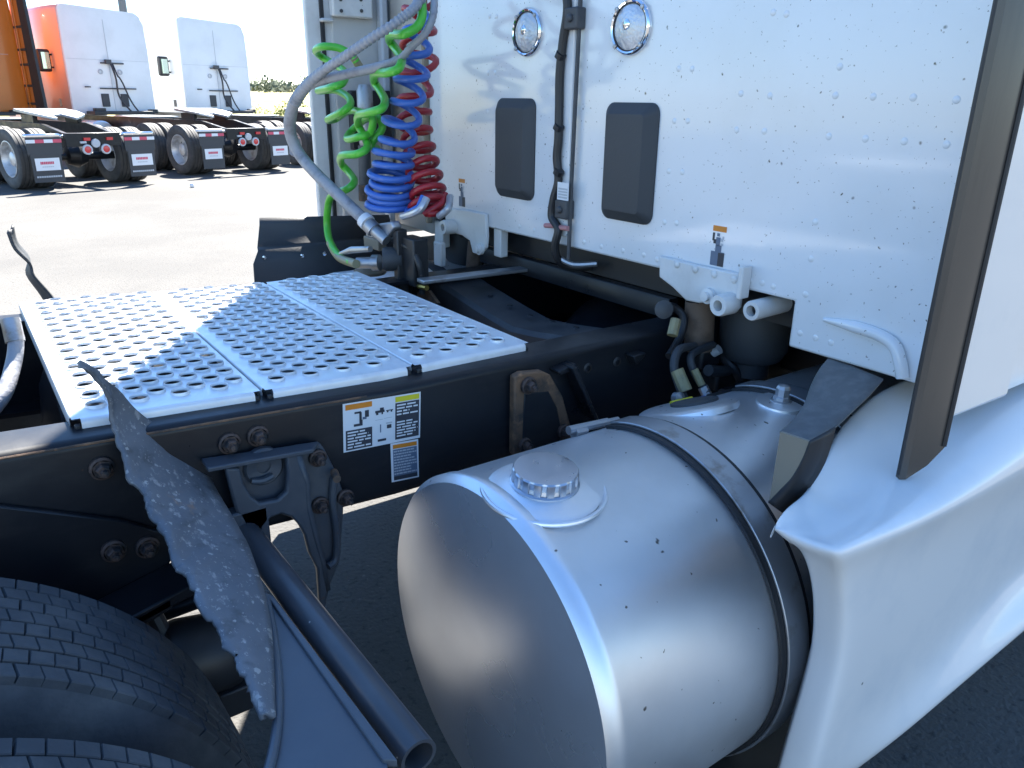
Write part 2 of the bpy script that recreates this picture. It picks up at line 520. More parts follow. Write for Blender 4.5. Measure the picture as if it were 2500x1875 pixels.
# ---- deck plates ---------------------------------------------------
PZ = 1.060
def deck_plate(x0, x1, cx0, ncol, label):
    b = MB()
    y0, y1 = -.385, .485
    zt = lambda x: PZ + zr(x)
    px, py = .0322, .0553
    ys = -.338
    rows = 15
    nseg = 16
    ri, ro, h = .0137, .01595, .0055
    gx0 = cx0 - px / 2; gx1 = cx0 + px * (ncol - .5)
    for c in range(ncol):
        xc = cx0 + c * px
        off = (py / 2 if c % 2 else 0)
        ya = ys + off - py / 2
        for r_ in range(rows):
            yc = ys + off + r_ * py
            wob = random.uniform(.9, 1.05)
            # cell outline sampled at the same angles as the rim
            ring = []; base = []; top = []; inn = []; low = []
            for k in range(nseg):
                an = 2 * PI * (k + .5) / nseg
                ca, sa = math.cos(an), math.sin(an)
                t = min((px / 2) / max(abs(ca), 1e-6), (py / 2) / max(abs(sa), 1e-6))
                ring.append((xc + ca * t, yc + sa * t))
                base.append((xc + ca * ro * wob, yc + sa * ro * wob))
                top.append((xc + ca * (ri + .0012), yc + sa * (ri + .0012)))
                inn.append((xc + ca * ri, yc + sa * ri))
            z = zt(xc)
            vs = [(q[0], q[1], zt(q[0])) for q in ring] + [(q[0], q[1], zt(q[0]) + .0002) for q in base] + [(q[0], q[1], z + h * wob) for q in top] + \
                 [(q[0], q[1], z + h * .6) for q in inn] + [(q[0], q[1], z + .0006) for q in inn]
            fs = []
            for lv in range(4):
                for k in range(nseg):
                    k2 = (k + 1) % nseg
                    fs.append((lv * nseg + k, lv * nseg + k2, (lv + 1) * nseg + k2, (lv + 1) * nseg + k))
            # corner fill of the cell
            o = len(vs)
            cs = [(xc - px / 2, yc - py / 2), (xc + px / 2, yc - py / 2), (xc + px / 2, yc + py / 2), (xc - px / 2, yc + py / 2)]
            b.add(vs, fs)
            base_i = len(b.v) - len(vs)
            for (qx, qy) in cs:
                # nearest two ring samples
                near = sorted(range(nseg), key=lambda k: (ring[k][0] - qx) ** 2 + (ring[k][1] - qy) ** 2)[:2]
                b.v.append((qx, qy, zt(qx)))
                b.f.append((base_i + near[0], base_i + near[1], len(b.v) - 1)); b.m.append(b.mi)
        # plain strips before and behind the column of holes
        ye = ya + rows * py
        xa, xb = xc - px / 2, xc + px / 2
        b.add([(xa, y0, zt(xa)), (xb, y0, zt(xb)), (xb, ya, zt(xb)), (xa, ya, zt(xa))], [(0, 1, 2, 3)])
        b.add([(xa, ye, zt(xa)), (xb, ye, zt(xb)), (xb, y1, zt(xb)), (xa, y1, zt(xa))], [(0, 1, 2, 3)])
    for (xa, xb) in ((x0, gx0), (gx1, x1)):
        b.add([(xa, y0, zt(xa)), (xb, y0, zt(xb)), (xb, y1, zt(xb)), (xa, y1, zt(xa))], [(0, 1, 2, 3)])
    # rolled lips on the four sides
    d = .026
    def lip(a, c, nrm):
        rows_ = []
        for (o_, dz) in ((0, 0), (.003, -.001), (.0055, -.0035), (.0065, -.007), (.0065, -d), (.003, -d), (.003, -.009)):
            rows_.append([(a[0] + nrm[0] * o_, a[1] + nrm[1] * o_, zt(a[0]) + dz), (c[0] + nrm[0] * o_, c[1] + nrm[1] * o_, zt(c[0]) + dz)])
        b.loft(rows_)
    i = .012
    lip((x0 + i, y0), (x1 - i, y0), (0, -1))
    lip((x0 + i, y1), (x1 - i, y1), (0, 1))
    lip((x0, y0 + i), (x0, y1 - i), (-.35, 0))
    lip((x1, y0 + i), (x1, y1 - i), (.35, 0))
    o = b.build('deck_plate', 'alu', T, smooth=40)
    if label: o['label'] = label
    b = MB()
    for xq in (x0 + .003, x1 - .012):
        b.box((xq + .004, y0 - .0005, PZ + zr(xq) - .019), (.010, .010, .022))
    b.split('rubber_foot', 'hinge', o, bevel=.003)
    return o
deck_plate(.086, .376, .1265, 8, 'sunlit rearmost deck plate')
deck_plate(.384, .672, .4205, 8, 'middle deck plate')
deck_plate(.680, .957, .7135, 7, 'shaded front deck plate')

# ---- cross members between the rails ----------------------------------
def cross():
    b = MB()
    a = [(1.204, 0.4513, 0.985), (1.413, 0.398, 0.985), (1.372, -0.2251, 0.985), (1.158, -0.2106, 0.985)]
    x0, x1 = 1.18, 1.335
    prof = [(x0, .80), (x0, .975), (x0 + .012, .987), (x1 - .012, .987), (x1, .975), (x1, .80)]
    rows = []
    for k in range(9):
        y = -.43 + .86 * k / 8
        lift = -.02 * math.cos(PI * (k - 4) / 8) ** 2 + .035 * abs(k - 4) / 4
        rows.append([(x + (0.02 if abs(k - 4) > 3 and x == x1 else 0), y, z + (lift if z > .9 else 0)) for (x, z) in prof])
    b.loft(rows)
    o = b.build('crossmember', 'framedust', T, smooth=30)
    b = MB()
    for k in range(7):
        y = -.28 + .1 * k
        b.lathe([(0, .0), (.008, .0), (.009, -.002)], (1.265, y, .978 + .035 * abs(y) / .43 + .0055), (0, 0, 1), 12)
    b.split('bolt_hole', 'plastic', o)
    b = MB()
    for x in (-1.0, -.15, .55):
        b.box((x, 0, .93), (.12, .86, .16))
    b.split('crossmember', 'frame', T, bevel=.008)
cross()
# flat bar beside the valve post
b = MB()
b.box((1.255, .262, 1.058), (.40, .045, .012), Matrix.Rotation(R(-3), 3, 'Z'))
b.build('support_bar', 'steel', T, bevel=.003)
# cab suspension beam under the sleeper
b = MB()
b.loft([[(1.41, y, 1.085), (1.413, y, 1.09), (1.44, y, 1.09), (1.443, y, 1.085), (1.443, y, 1.04), (1.41, y, 1.04)] for y in (-.36, .5)], closed=True, caps=True)
b.build('suspension_beam', 'frame', T)
# transmission and dark driveline shapes below
b = MB()
b.lathe([(0, -.35), (.12, -.35), (.2, -.2), (.23, 0), (.23, .5), (0, .5)], (1.75, 0, .80), (1, 0, 0), 28)
b.build('transmission', 'frame', T)
b = MB()
b.cyl((-.3, 0, .62), (1.5, 0, .76), .055, 20)
b.build('driveshaft', 'frame', T)
b = MB()
b.cyl((-.3, -.6, .52), (-.3, .6, .52), .075, 20)
b.lathe([(0, -.16), (.12, -.14), (.19, 0), (.12, .14), (0, .16)], (-.3, 0, .54), (0, 1, 0), 24)
b.build('drive_axle', 'frame', T)
# dark cylinders added under the deck plates to block light from below
for yy, zz in ((-.17, .89), (.2, .88)):
    b = MB()
    b.lathe([(0, -.03), (.08, -.02), (.12, .0), (.13, .03), (.13, .75), (.12, .78), (.08, .80), (0, .81)], (.1, yy, zz), (1, 0, 0), 28)
    b.build('deck_light_blocker', 'frame', T)
# leaf spring, torque rod, brake chamber near the inner tyre
b = MB()
for k in range(4):
    ln = .55 - .09 * k
    pts = [(-.3 + ln * t, -.50, .74 - .025 * k + .09 * t * t) for t in (-1, -.5, 0, .5, 1)]
    b.loft([[(p[0], p[1] - .045, p[2]), (p[0], p[1] + .045, p[2]), (p[0], p[1] + .045, p[2] + .02), (p[0], p[1] - .045, p[2] + .02)] for p in pts], closed=True, caps=True)
b.build('leaf_spring', 'frame', T, bevel=.003)
b = MB()
b.tube([(0.097, -0.36, 0.6897), (0.1637, -0.36, 0.6807), (0.2403, -0.36, 0.6842)], .017, 12)
b.build('torque_rod', 'frame', T)
b = MB()
c0 = Vector((0.1962, -0.52, 0.6832))
b.lathe([(0, -.075), (.05, -.072), (.062, -.05), (.066, -.01), (.066, .01), (.06, .05), (.04, .075), (0, .08)], c0, (.9, .1, -.35), 24)
b.tube([c0 + Vector((-.05, 0, .05)), c0 + Vector((-.06, .02, .09))], .015, 10)
b.box(c0 + Vector((.03, -.03, -.07)), (.05, .06, .05))
b.build('brake_chamber', 'plastic', T, bevel=.003)

# fifth wheel behind the deck
b = MB()
b.prism([(-.42, .45, 1.335), (-.42, -.45, 1.335), (-.85, -.47, 1.30), (-1.30, -.40, 1.25), (-1.47, -.16, 1.19), (-1.05, -.08, 1.25), (-1.05, .08, 1.25), (-1.47, .16, 1.19), (-1.30, .40, 1.25), (-.85, .47, 1.30)], (0, 0, -.05))
f5 = b.build('fifth_wheel', 'steel', T, bevel=.01)
b = MB()
b.box((-.85, -.38, 1.17), (.5, .08, .19)); b.box((-.85, .38, 1.17), (.5, .08, .19))
b.split('pedestal', 'frame', f5, bevel=.01)

# ---- spring hanger bracket (cast) ----------------------------------
def hanger():
    Y = -.48
    pts = [(0.2789, -0.48, 0.9862), (0.3022, -0.48, 0.9797), (0.3046, -0.48, 0.9516), (0.3146, -0.48, 0.9238), (0.3278, -0.48, 0.9071), (0.3581, -0.48, 0.9042),
           (0.3736, -0.48, 0.9144), (0.3785, -0.48, 0.947), (0.38, -0.48, 0.9852), (0.4001, -0.48, 0.982), (0.4027, -0.48, 0.955), (0.4118, -0.48, 0.9204), (0.4099, -0.48, 0.8728),
           (0.4166, -0.48, 0.8144), (0.4269, -0.48, 0.7574), (0.4327, -0.48, 0.6905), (0.424, -0.48, 0.6473), (0.4149, -0.48, 0.6708), (0.4164, -0.48, 0.7448),
           (0.4036, -0.48, 0.7822), (0.3985, -0.48, 0.8206), (0.3902, -0.48, 0.8436), (0.378, -0.48, 0.8643), (0.3613, -0.48, 0.8758), (0.3437, -0.48, 0.8743), (0.3299, -0.48, 0.8615),
           (0.3243, -0.48, 0.8438), (0.3159, -0.48, 0.827), (0.3009, -0.48, 0.8647), (0.2871, -0.48, 0.9073), (0.2819, -0.48, 0.9501)]
    b = MB()
    b.prism(pts, (0, .014, 0))
    h = b.build('spring_hanger', 'cast', T, bevel=.004)
    # back plate against the rail
    bp = [(0.2847, -0.456, 0.9838), (0.4092, -0.456, 0.9818), (0.4494, -0.456, 0.9779), (0.4558, -0.456, 0.9666), (0.4761, -0.456, 0.9115), (0.487, -0.456, 0.8652), (0.4835, -0.456, 0.8292),
          (0.4688, -0.456, 0.7267), (0.4494, -0.456, 0.6897), (0.4352, -0.456, 0.648), (0.4238, -0.456, 0.7288), (0.4009, -0.456, 0.8374), (0.3374, -0.456, 0.8845), (0.2894, -0.456, 0.929)]
    b = MB()
    b.prism(bp, (0, .014, 0))
    b.build('back_plate', 'cast', h, bevel=.003)
    # top ledge joining the two
    t0 = Vector((0.2513, -0.48, 0.9958)); t1 = Vector((0.4451, -0.47, 0.9827))
    b = MB()
    b.prism([(t0.x, -.484, t0.z), (t1.x - .02, -.484, t1.z + .001), (t1.x, -.46, t1.z + .002), (t0.x, -.445, t0.z + .002)], (0, 0, -.008))
    b.build('ledge', 'cast', h, bevel=.002)
    # right rib
    e0 = [(0.4001, -0.48, 0.982), (0.4118, -0.48, 0.9204), (0.4099, -0.48, 0.8728), (0.4269, -0.48, 0.7574), (0.4327, -0.48, 0.6905)]
    b = MB()
    b.loft([[p, (p[0] + .002, -.45, p[2])] for p in e0])
    b.build('rib', 'cast', h, solid=.01, offset=0)
    # outer loop of the lower arm
    b = MB()
    b.tube(crom([(0.468, -0.462, 0.9096), (0.4609, -0.463, 0.8603), (0.4639, -0.464, 0.802), (0.458, -0.466, 0.7457), (0.4394, -0.472, 0.7365)], 6), .007, 10)
    b.build('edge_bead', 'cast', h)
    b = MB()
    b.lathe([(.012, 0), (.03, .004), (.034, .0), (.034, -.01)], (0.346, -0.459, 0.962), (0, -1, 0), 24)
    b.tube(crom([(0.3215, -0.465, 0.9444), (0.3391, -0.468, 0.9416), (0.3575, -0.465, 0.9445)], 4), .006, 8)
    b.build('stamped_eye', 'cast', h)
    for p in ((0.4407, -0.458, 0.9538), (0.4378, -0.458, 0.8604), (0.4872, -0.458, 0.8614)):
        share(BM2, 'bolt', h, p, (0, random.uniform(0, 1), 0))
    b = MB()
    b.cyl((0.4675, -0.465, 0.9201), (0.4579, -0.5, 0.9239), .007, 10)
    b.build('stud', 'rust', h)
hanger()

# ---- rusty gusset plate and strap on the rail ---------------------------
b = MB()
Y = -.462
pl = [(0.8662, -0.462, 1.022), (0.8847, -0.462, 1.027), (0.9374, -0.462, 1.021), (0.9599, -0.462, 1.008), (0.995, -0.462, 0.9527), (1.028, -0.462, 0.8585), (1.022, -0.462, 0.8147), (0.8667, -0.462, 0.8448)]
b.prism(pl, (0, .02, 0))
gp = b.build('gusset_plate', 'rust', T, bevel=.004)
b = MB()
b.prism([(0.8901, -0.464, 0.9818), (0.9547, -0.464, 0.9724), (0.9777, -0.464, 0.9314), (0.9944, -0.464, 0.8731), (0.9852, -0.464, 0.814), (0.8872, -0.464, 0.8401)], (0, .004, 0))
b.build('recess', 'frame', gp, bevel=.002)
share(BM1, 'bolt', gp, (0.898, -0.464, 0.9986), (0, .3, 0))
share(BM2, 'bolt', gp, (0.997, -0.464, 0.8724), (0, .3, 0))
share(BM2, 'bolt', gp, (0.8915, -0.464, 0.866), (0, .3, 0))
b = MB()
b.prism([(0.9719, -0.47, 1.016), (1.022, -0.47, 1.024), (1.033, -0.47, 1.01), (0.9786, -0.47, 1.005)], (0, .03, 0))
b.prism([(0.9983, -0.485, 1.022), (1.013, -0.485, 1.023), (1.085, -0.485, 0.8833), (1.075, -0.485, 0.8814)], (0, .04, 0))
b.prism([(1.19, -0.47, 1.01), (1.231, -0.47, 1.012), (1.226, -0.47, 1.002), (1.204, -0.47, 0.9854)], (0, .03, 0))
b.split('tank_bracket_strap', 'frame', T, bevel=.003)
b = MB()
for p in ((1.081, -0.441, 0.9947), (1.169, -0.441, 0.9927)):
    b.lathe([(.006, .002), (.011, .001), (.012, 0)], p, (0, -1, 0), 14)
b.split('rail_hole', 'plastic', railR)

# ---- warning labels --------------------------------------------------
LM = ['lwhite', 'lorange', 'lyellow', 'ldark', 'lblue', 'lgrey', 'lred']
def label_mesh(name, parent, o, u, v, n, rects, text=None):
    # rects: (u0, v0, u1, v1, material index, height above the sheet); thin printed layers, v up
    b = MB()
    o = Vector(o); u = Vector(u); v = Vector(v); n = Vector(n)
    for (u0, v0, u1, v1, mi, h) in rects:
        b.mi = mi
        sk = 0
        b.add([o + u * u0 + v * v0 + n * h, o + u * u1 + v * v0 + n * h, o + u * u1 + v * v1 + n * h, o + u * u0 + v * v1 + n * h], [(0, 1, 2, 3)])
    ob = b.build(name, LM, parent, smooth=0)
    if text: ob['label'] = text
    return ob
def lines(u0, v0, u1, v1, n, h=.0012, mi=0):
    out = []
    st = (v1 - v0) / n
    for k in range(n):
        e = u1 - (u1 - u0) * random.choice([0, 0, .1, .25, .4])
        u = u0
        while u < e:
            w_ = random.uniform(.05, .14)
            out.append((u, v0 + k * st + st * .3, min(e, u + w_), v0 + k * st + st * .78, mi, h))
            u += w_ + .018
    return out
def big_label():
    p0 = Vector((0.4972, -0.4412, 0.9414)); p1 = Vector((0.6556, -0.4412, 0.9324)); p2 = Vector((0.5018, -0.4412, 1.036))
    u = p1 - p0; v = p2 - p0
    n = (0, -1, 0)
    r = [(0, 0, 1, 1, 0, .0003),
         (.03, .86, .36, .97, 1, .0008), (.03, .03, .36, .44, 3, .0008),
         (.66, .86, .98, .97, 2, .0008), (.66, .06, .98, .84, 3, .0008)]
    r += lines(.05, .05, .34, .42, 6)
    r += lines(.68, .56, .96, .82, 4) + lines(.68, .1, .96, .46, 6)
    # pictograms: a person beside a coupling, tractor and trailer, gauge
    r += [(.14, .76, .22, .80, 3, .0009), (.20, .60, .23, .78, 3, .0009), (.13, .50, .2, .55, 3, .0009), (.2, .5, .24, .62, 3, .0009), (.27, .66, .32, .8, 3, .0009), (.24, .62, .29, .67, 4, .0009)]
    r += [(.40, .70, .52, .75, 3, .0009), (.46, .74, .51, .80, 3, .0009), (.41, .66, .44, .70, 3, .0009), (.48, .66, .5, .70, 3, .0009), (.54, .71, .63, .73, 3, .0009), (.55, .68, .57, .71, 3, .0009), (.6, .68, .62, .71, 3, .0009)]
    r += [(.40, .55, .5, .56, 5, .0009), (.51, .56, .62, .57, 5, .0009), (.46, .28, .475, .45, 4, .0009), (.55, .34, .61, .42, 3, .0009), (.54, .44, .62, .47, 5, .0009), (.43, .09, .54, .14, 3, .0009)]
    label_mesh('warning_label', railR, p0, u, v, n, r, 'wide white warning label with an orange and a yellow header')
    q0 = Vector((0.591, -0.4412, 0.8536)); q1 = Vector((0.6507, -0.4412, 0.8485)); q2 = Vector((0.5918, -0.4412, 0.9368))
    u = q1 - q0; v = q2 - q0
    r = [(0, 0, 1, .985, 0, .0003), (.08, .84, .94, .94, 1, .0008), (.08, .04, .94, .82, 4, .0008), (.08, .04, .94, .14, 3, .0009)] + lines(.1, .16, .92, .80, 9, mi=5)
    label_mesh('warning_label', railR, q0, u, v, n, r, 'narrow blue-grey warning label with an orange header')
big_label()

# ================================================================== fuel tank
TY, TZ, TR = -.77, .659, .322
TX0, TX1 = .586, 1.95
def fuel_tank():
    b = MB()
    prof = [(TR - .012, -.0), (TR, .012), (TR, .030), (TR - .003, .034), (TR - .003, TX1 - TX0 - .03), (TR, TX1 - TX0 - .02), (TR - .012, TX1 - TX0), (0, TX1 - TX0 + .03)]
    b.lathe(prof, (TX0, TY, TZ), (1, 0, 0), 128)
    t = b.build('fuel_tank', 'tank', T, smooth=50)
    t['label'] = 'brushed aluminium round fuel tank'
    b = MB()
    pr = []
    for k in range(13):
        a = k / 12
        r_ = (TR - .012) * a
        pr.append((r_, -.026 * (1 - a ** 2.6)))
    b.lathe(pr, (TX0, TY, TZ), (1, 0, 0), 96)
    b.build('end_cap', 'tankend', t, smooth=60)
    # straps
    for xa, xb in ((.962, 1.016), (1.332, 1.386)):
        b = MB()
        a0, a1 = R(112), R(-150)
        N = 70
        def ring(x0_, x1_, r0, r1):
            rows = []
            for k in range(N + 1):
                an = a0 + (a1 - a0) * k / N
                c, s_ = -math.cos(an), math.sin(an)
                rows.append([(x0_, TY + c * r0, TZ + s_ * r0), (x0_, TY + c * r1, TZ + s_ * r1), (x1_, TY + c * r1, TZ + s_ * r1), (x1_, TY + c * r0, TZ + s_ * r0)])
            b.loft(rows, closed=True, caps=True)
        ring(xa - .012, xb + .012, TR - .002, TR + .004)
        rb = b.build('strap_rubber', 'hinge', t)
        b = MB()
        ring(xa, xb, TR + .004, TR + .009)
        b.build('tank_strap', 'steel', t, bevel=.0015)
    # filler neck flange + cap
    cx, cy = .683, -.80
    nrm = Vector((0, cy - TY, math.sqrt(TR ** 2 - (cy - TY) ** 2))).normalized()
    base = Vector((cx, TY, TZ)) + nrm * (TR - .006)
    b = MB()
    b.lathe([(.094, -.012), (.092, -.005), (.086, -.002), (.076, .000), (.066, .003), (.058, .006), (.052, .008), (.050, .02)], base, nrm, 64)
    b.build('filler_flange', 'tank', t, smooth=40)
    b = MB()
    b.lathe([(.050, .004), (.0555, .006), (.0562, .010), (.054, .012), (.052, .013)], base, nrm, 60)
    cap = b.build('filler_cap', 'capmetal', t, smooth=50)
    b = MB()
    pts = []
    for k in range(192):
        an = 2 * PI * k / 192
        pts.append(an)
    rows = []
    for hgt, amp, rad in ((.011, 1, .0535), (.027, 1, .0535), (.032, .35, .053), (.0345, 0, .0508), (.0352, 0, .0475), (.0348, 0, .02), (.0348, 0, .0001)):
        u_ = nrm.orthogonal().normalized(); v_ = nrm.cross(u_)
        rows.append([base + nrm * hgt + (u_ * math.cos(an) + v_ * math.sin(an)) * (rad - amp * .0035 * (0.5 + 0.5 * (1 if math.sin(an * 16) > 0.3 else -1))) for an in pts])
    b.loft(rows, closed=True)
    b.build('cap_top', 'capmetal', t, smooth=30)
    b = MB()
    pth = []
    for k in range(30):
        an = R(150) + R(200) * k / 29
        u_ = Vector((1, 0, 0)); v_ = nrm.cross(u_)
        pth.append(base + nrm * -.004 + (u_ * math.cos(an) + v_ * math.sin(an))* .099)
    b.tube(pth, .004, 8)
    b.build('weld_bead', 'tank', t)
    # sender plate with fittings
    sp = Vector((1.17, -.66, TZ + .296))
    sn = Vector((0, .11, .303)).normalized()
    b = MB()
    b.lathe([(.105, -.012), (.103, .0), (.095, .004), (.07, .005), (.0, .005)], sp, sn, 48)
    b.build('sender_flange', 'tank', t, smooth=40)
    b = MB()
    b.lathe([(.05, .005), (.05, .010), (.0, .011)], sp + Vector((.02, .0, .0)), sn, 32)
    b.build('sender_plate', 'framedust', t)
    b = MB()
    vp = Vector((1.3, -0.7884, 0.9805))
    b.lathe([(.022, -.004), (.022, .004), (.017, .006), (.017, .012), (.014, .014), (.0145, .03), (.011, .036), (0, .038)], vp, (0, -.05, 1), 8)
    b.build('vent_valve', 'steel', t, smooth=25)
    b = MB()
    b.lathe([(.05, -.006), (.048, .002), (.03, .004), (.0, .005)], vp + Vector((0, 0, -.002)), (0, -.05, 1), 32)
    b.build('valve_boss', 'tank', t)
    # strap end bolt and clevis
    b = MB()
    b.cyl((0.8808, -0.62, 0.9575), (0.9809, -0.62, 0.9512), .009, 10)
    b.cyl((0.8926, -0.62, 0.9507), (0.9208, -0.62, 0.9487), .014, 6)
    b.cyl((0.9454, -0.6, 0.9425), (1.029, -0.6, 0.9368), .008, 10)
    b.split('strap_bolt', 'steel', t)
    return t
tank = fuel_tank()
# far side tank
b = MB()
b.lathe([(0, -.03), (.15, -.022), (.27, -.008), (.31, 0), (.322, .012), (.322, 1.2), (0, 1.2)], (1.02, .765, .672), (1, 0, 0), 72)
lt = b.build('fuel_tank', 'tank', T, smooth=50)
lt['label'] = 'far side fuel tank mostly hidden behind the deck plates'
b = MB()
for x in (1.24, 1.33):
    b.lathe([(.324, 0), (.328, .002), (.328, .05), (.324, .052)], (x, .765, .672), (1, 0, 0), 64)
b.split('tank_strap', 'framedust', lt)

# ================================================================== torn quarter fender on its tube
tA = Vector((.300, -.47, .855)); tB = Vector((.314, -1.05, .846))
b = MB()
d = (tB - tA).normalized()
u_ = d.orthogonal().normalized(); v_ = d.cross(u_)
rows = []
for (q, r_) in ((tA, .023), (tB, .023), (tB, .0185), (tB - d * .05, .0185), (tB - d * .051, .001)):
    rows.append([q + (u_ * math.cos(2 * PI * k / 28) + v_ * math.sin(2 * PI * k / 28)) * r_ for k in range(28)])
b.loft(rows, closed=True)
ft = b.build('fender_tube', 'tube', T, smooth=50)
b = MB()
b.box((.30, -.465, .855), (.08, .03, .09))
b.build('tube_socket', 'cast', ft, bevel=.004)
def fender():
    L = [(0.1037, -0.4701, 1.19), (0.1166, -0.4767, 1.17), (0.1299, -0.4647, 1.135), (0.1293, -0.4583, 1.1), (0.1293, -0.4762, 1.07), (0.1322, -0.5024, 1.045), (0.1301, -0.5249, 1.025), (0.142, -0.5341, 1.012), (0.1443, -0.5576, 1), (0.1424, -0.5814, 0.99), (0.1475, -0.6027, 0.98), (0.1517, -0.6385, 0.97), (0.1499, -0.6587, 0.96), (0.1501, -0.6816, 0.952), (0.1603, -0.6973, 0.946), (0.1568, -0.7296, 0.94), (0.1602, -0.7739, 0.93), (0.1691, -0.7918, 0.922), (0.1685, -0.8262, 0.914), (0.1744, -0.8449, 0.906), (0.1733, -0.8699, 0.9), (0.1782, -0.8904, 0.894), (0.1803, -0.9039, 0.888), (0.1823, -0.9311, 0.88)]
    Rr = [(0.1059, -0.4667, 1.19), (0.1286, -0.4591, 1.168), (0.147, -0.4411, 1.14), (0.1662, -0.4232, 1.1), (0.1864, -0.4076, 1.065), (0.2044, -0.4042, 1.045), (0.2293, -0.3932, 1.02), (0.2444, -0.3839, 1), (0.2593, -0.3889, 0.98), (0.2651, -0.4103, 0.962), (0.2623, -0.4289, 0.955), (0.2602, -0.4619, 0.945), (0.2627, -0.5023, 0.932), (0.2647, -0.5459, 0.922), (0.2645, -0.5815, 0.915), (0.2651, -0.6064, 0.908), (0.2604, -0.6493, 0.902), (0.2545, -0.6926, 0.897), (0.2473, -0.7343, 0.892), (0.2377, -0.7759, 0.887), (0.2254, -0.8179, 0.883), (0.2127, -0.8571, 0.88), (0.2003, -0.8943, 0.878), (0.1874, -0.9342, 0.877)]
    L = crom(L, 4); Rr = crom(Rr, 4)
    rows = []
    for i, (a, c) in enumerate(zip(L, Rr)):
        t = i / (len(L) - 1)
        jag = Vector((random.gauss(0, 1), random.gauss(0, 1), random.gauss(0, 1))) * .0016 * min(1, i / 6) * (1 if i % 3 == 0 else .25)
        row = []
        for k in range(9):
            s_ = k / 8
            p = a.lerp(c, s_)
            bow = math.sin(PI * s_) * (.010 + .006 * math.sin(t * 9))
            p = p + Vector((0, 0, 1)) * bow * .6 + Vector((-1, 0, 0)) * bow * .4
            if k == 0: p = p + jag
            row.append(p)
        rows.append(row)
    b = MB()
    b.loft(rows)
    f = b.build('quarter_fender', 'fender', T, smooth=60, solid=.006, offset=1)
    f['label'] = 'torn scratched grey quarter fender above the tyre'
    # flat bracket plate lying behind the tube, its front edge folded up, its rear edge beaded
    b = MB()
    b.prism([(0.2653, -0.6793, 0.866), (0.2728, -1.054, 0.866), (0.2451, -1.115, 0.866), (0.1287, -1.034, 0.866), (0.1663, -0.9891, 0.866), (0.1975, -0.9307, 0.866), (0.2215, -0.8636, 0.866), (0.2441, -0.7826, 0.866), (0.2608, -0.7082, 0.866)], (0, 0, -.004))
    b.build('fender_bracket', 'panel', ft)
    b = MB()
    b.loft([[p, q, Vector(q) + Vector((0, 0, -.012)), Vector(p) + Vector((0, 0, -.012))] for p, q in (((0.2645, -0.6753, 0.872), (0.2721, -0.6968, 0.872)), ((0.2683, -1.052, 0.872), (0.2816, -1.062, 0.872)))], closed=True, caps=True)
    b.build('bracket_fold', 'panel', ft, bevel=.002)
    b = MB()
    b.tube(crom([(0.2623, -0.6894, 0.87), (0.2429, -0.7763, 0.87), (0.2174, -0.8663, 0.87), (0.1904, -0.9394, 0.87), (0.1598, -0.9974, 0.87), (0.128, -1.038, 0.87)], 6), .006, 10)
    b.build('bracket_rib', 'panel', ft)
fender()
# far side fender, seen nearly edge on
b = MB()
Lc = crom([(0.1037, 0.8, 1.202), (0.1117, 0.79, 1.158), (0.1379, 0.78, 1.117), (0.1423, 0.77, 1.085), (0.1728, 0.75, 1.031), (0.2018, 0.7, 0.9731)], 4)
Rc = crom([(0.1204, 0.82, 1.217), (0.1207, 0.82, 1.171), (0.1406, 0.82, 1.125), (0.1284, 0.82, 1.08), (0.1532, 0.8, 1.017), (0.1685, 0.75, 0.9532)], 4)
rows = []
for a, c in zip(Lc, Rc):
    rows.append([a.lerp(c, k / 4) + Vector((0, 0, .004 * math.sin(k * 2))) for k in range(5)])
b.loft(rows)
b.build('quarter_fender', 'plasticdk', T, smooth=60, solid=.006)['label'] = 'curled far side fender end'

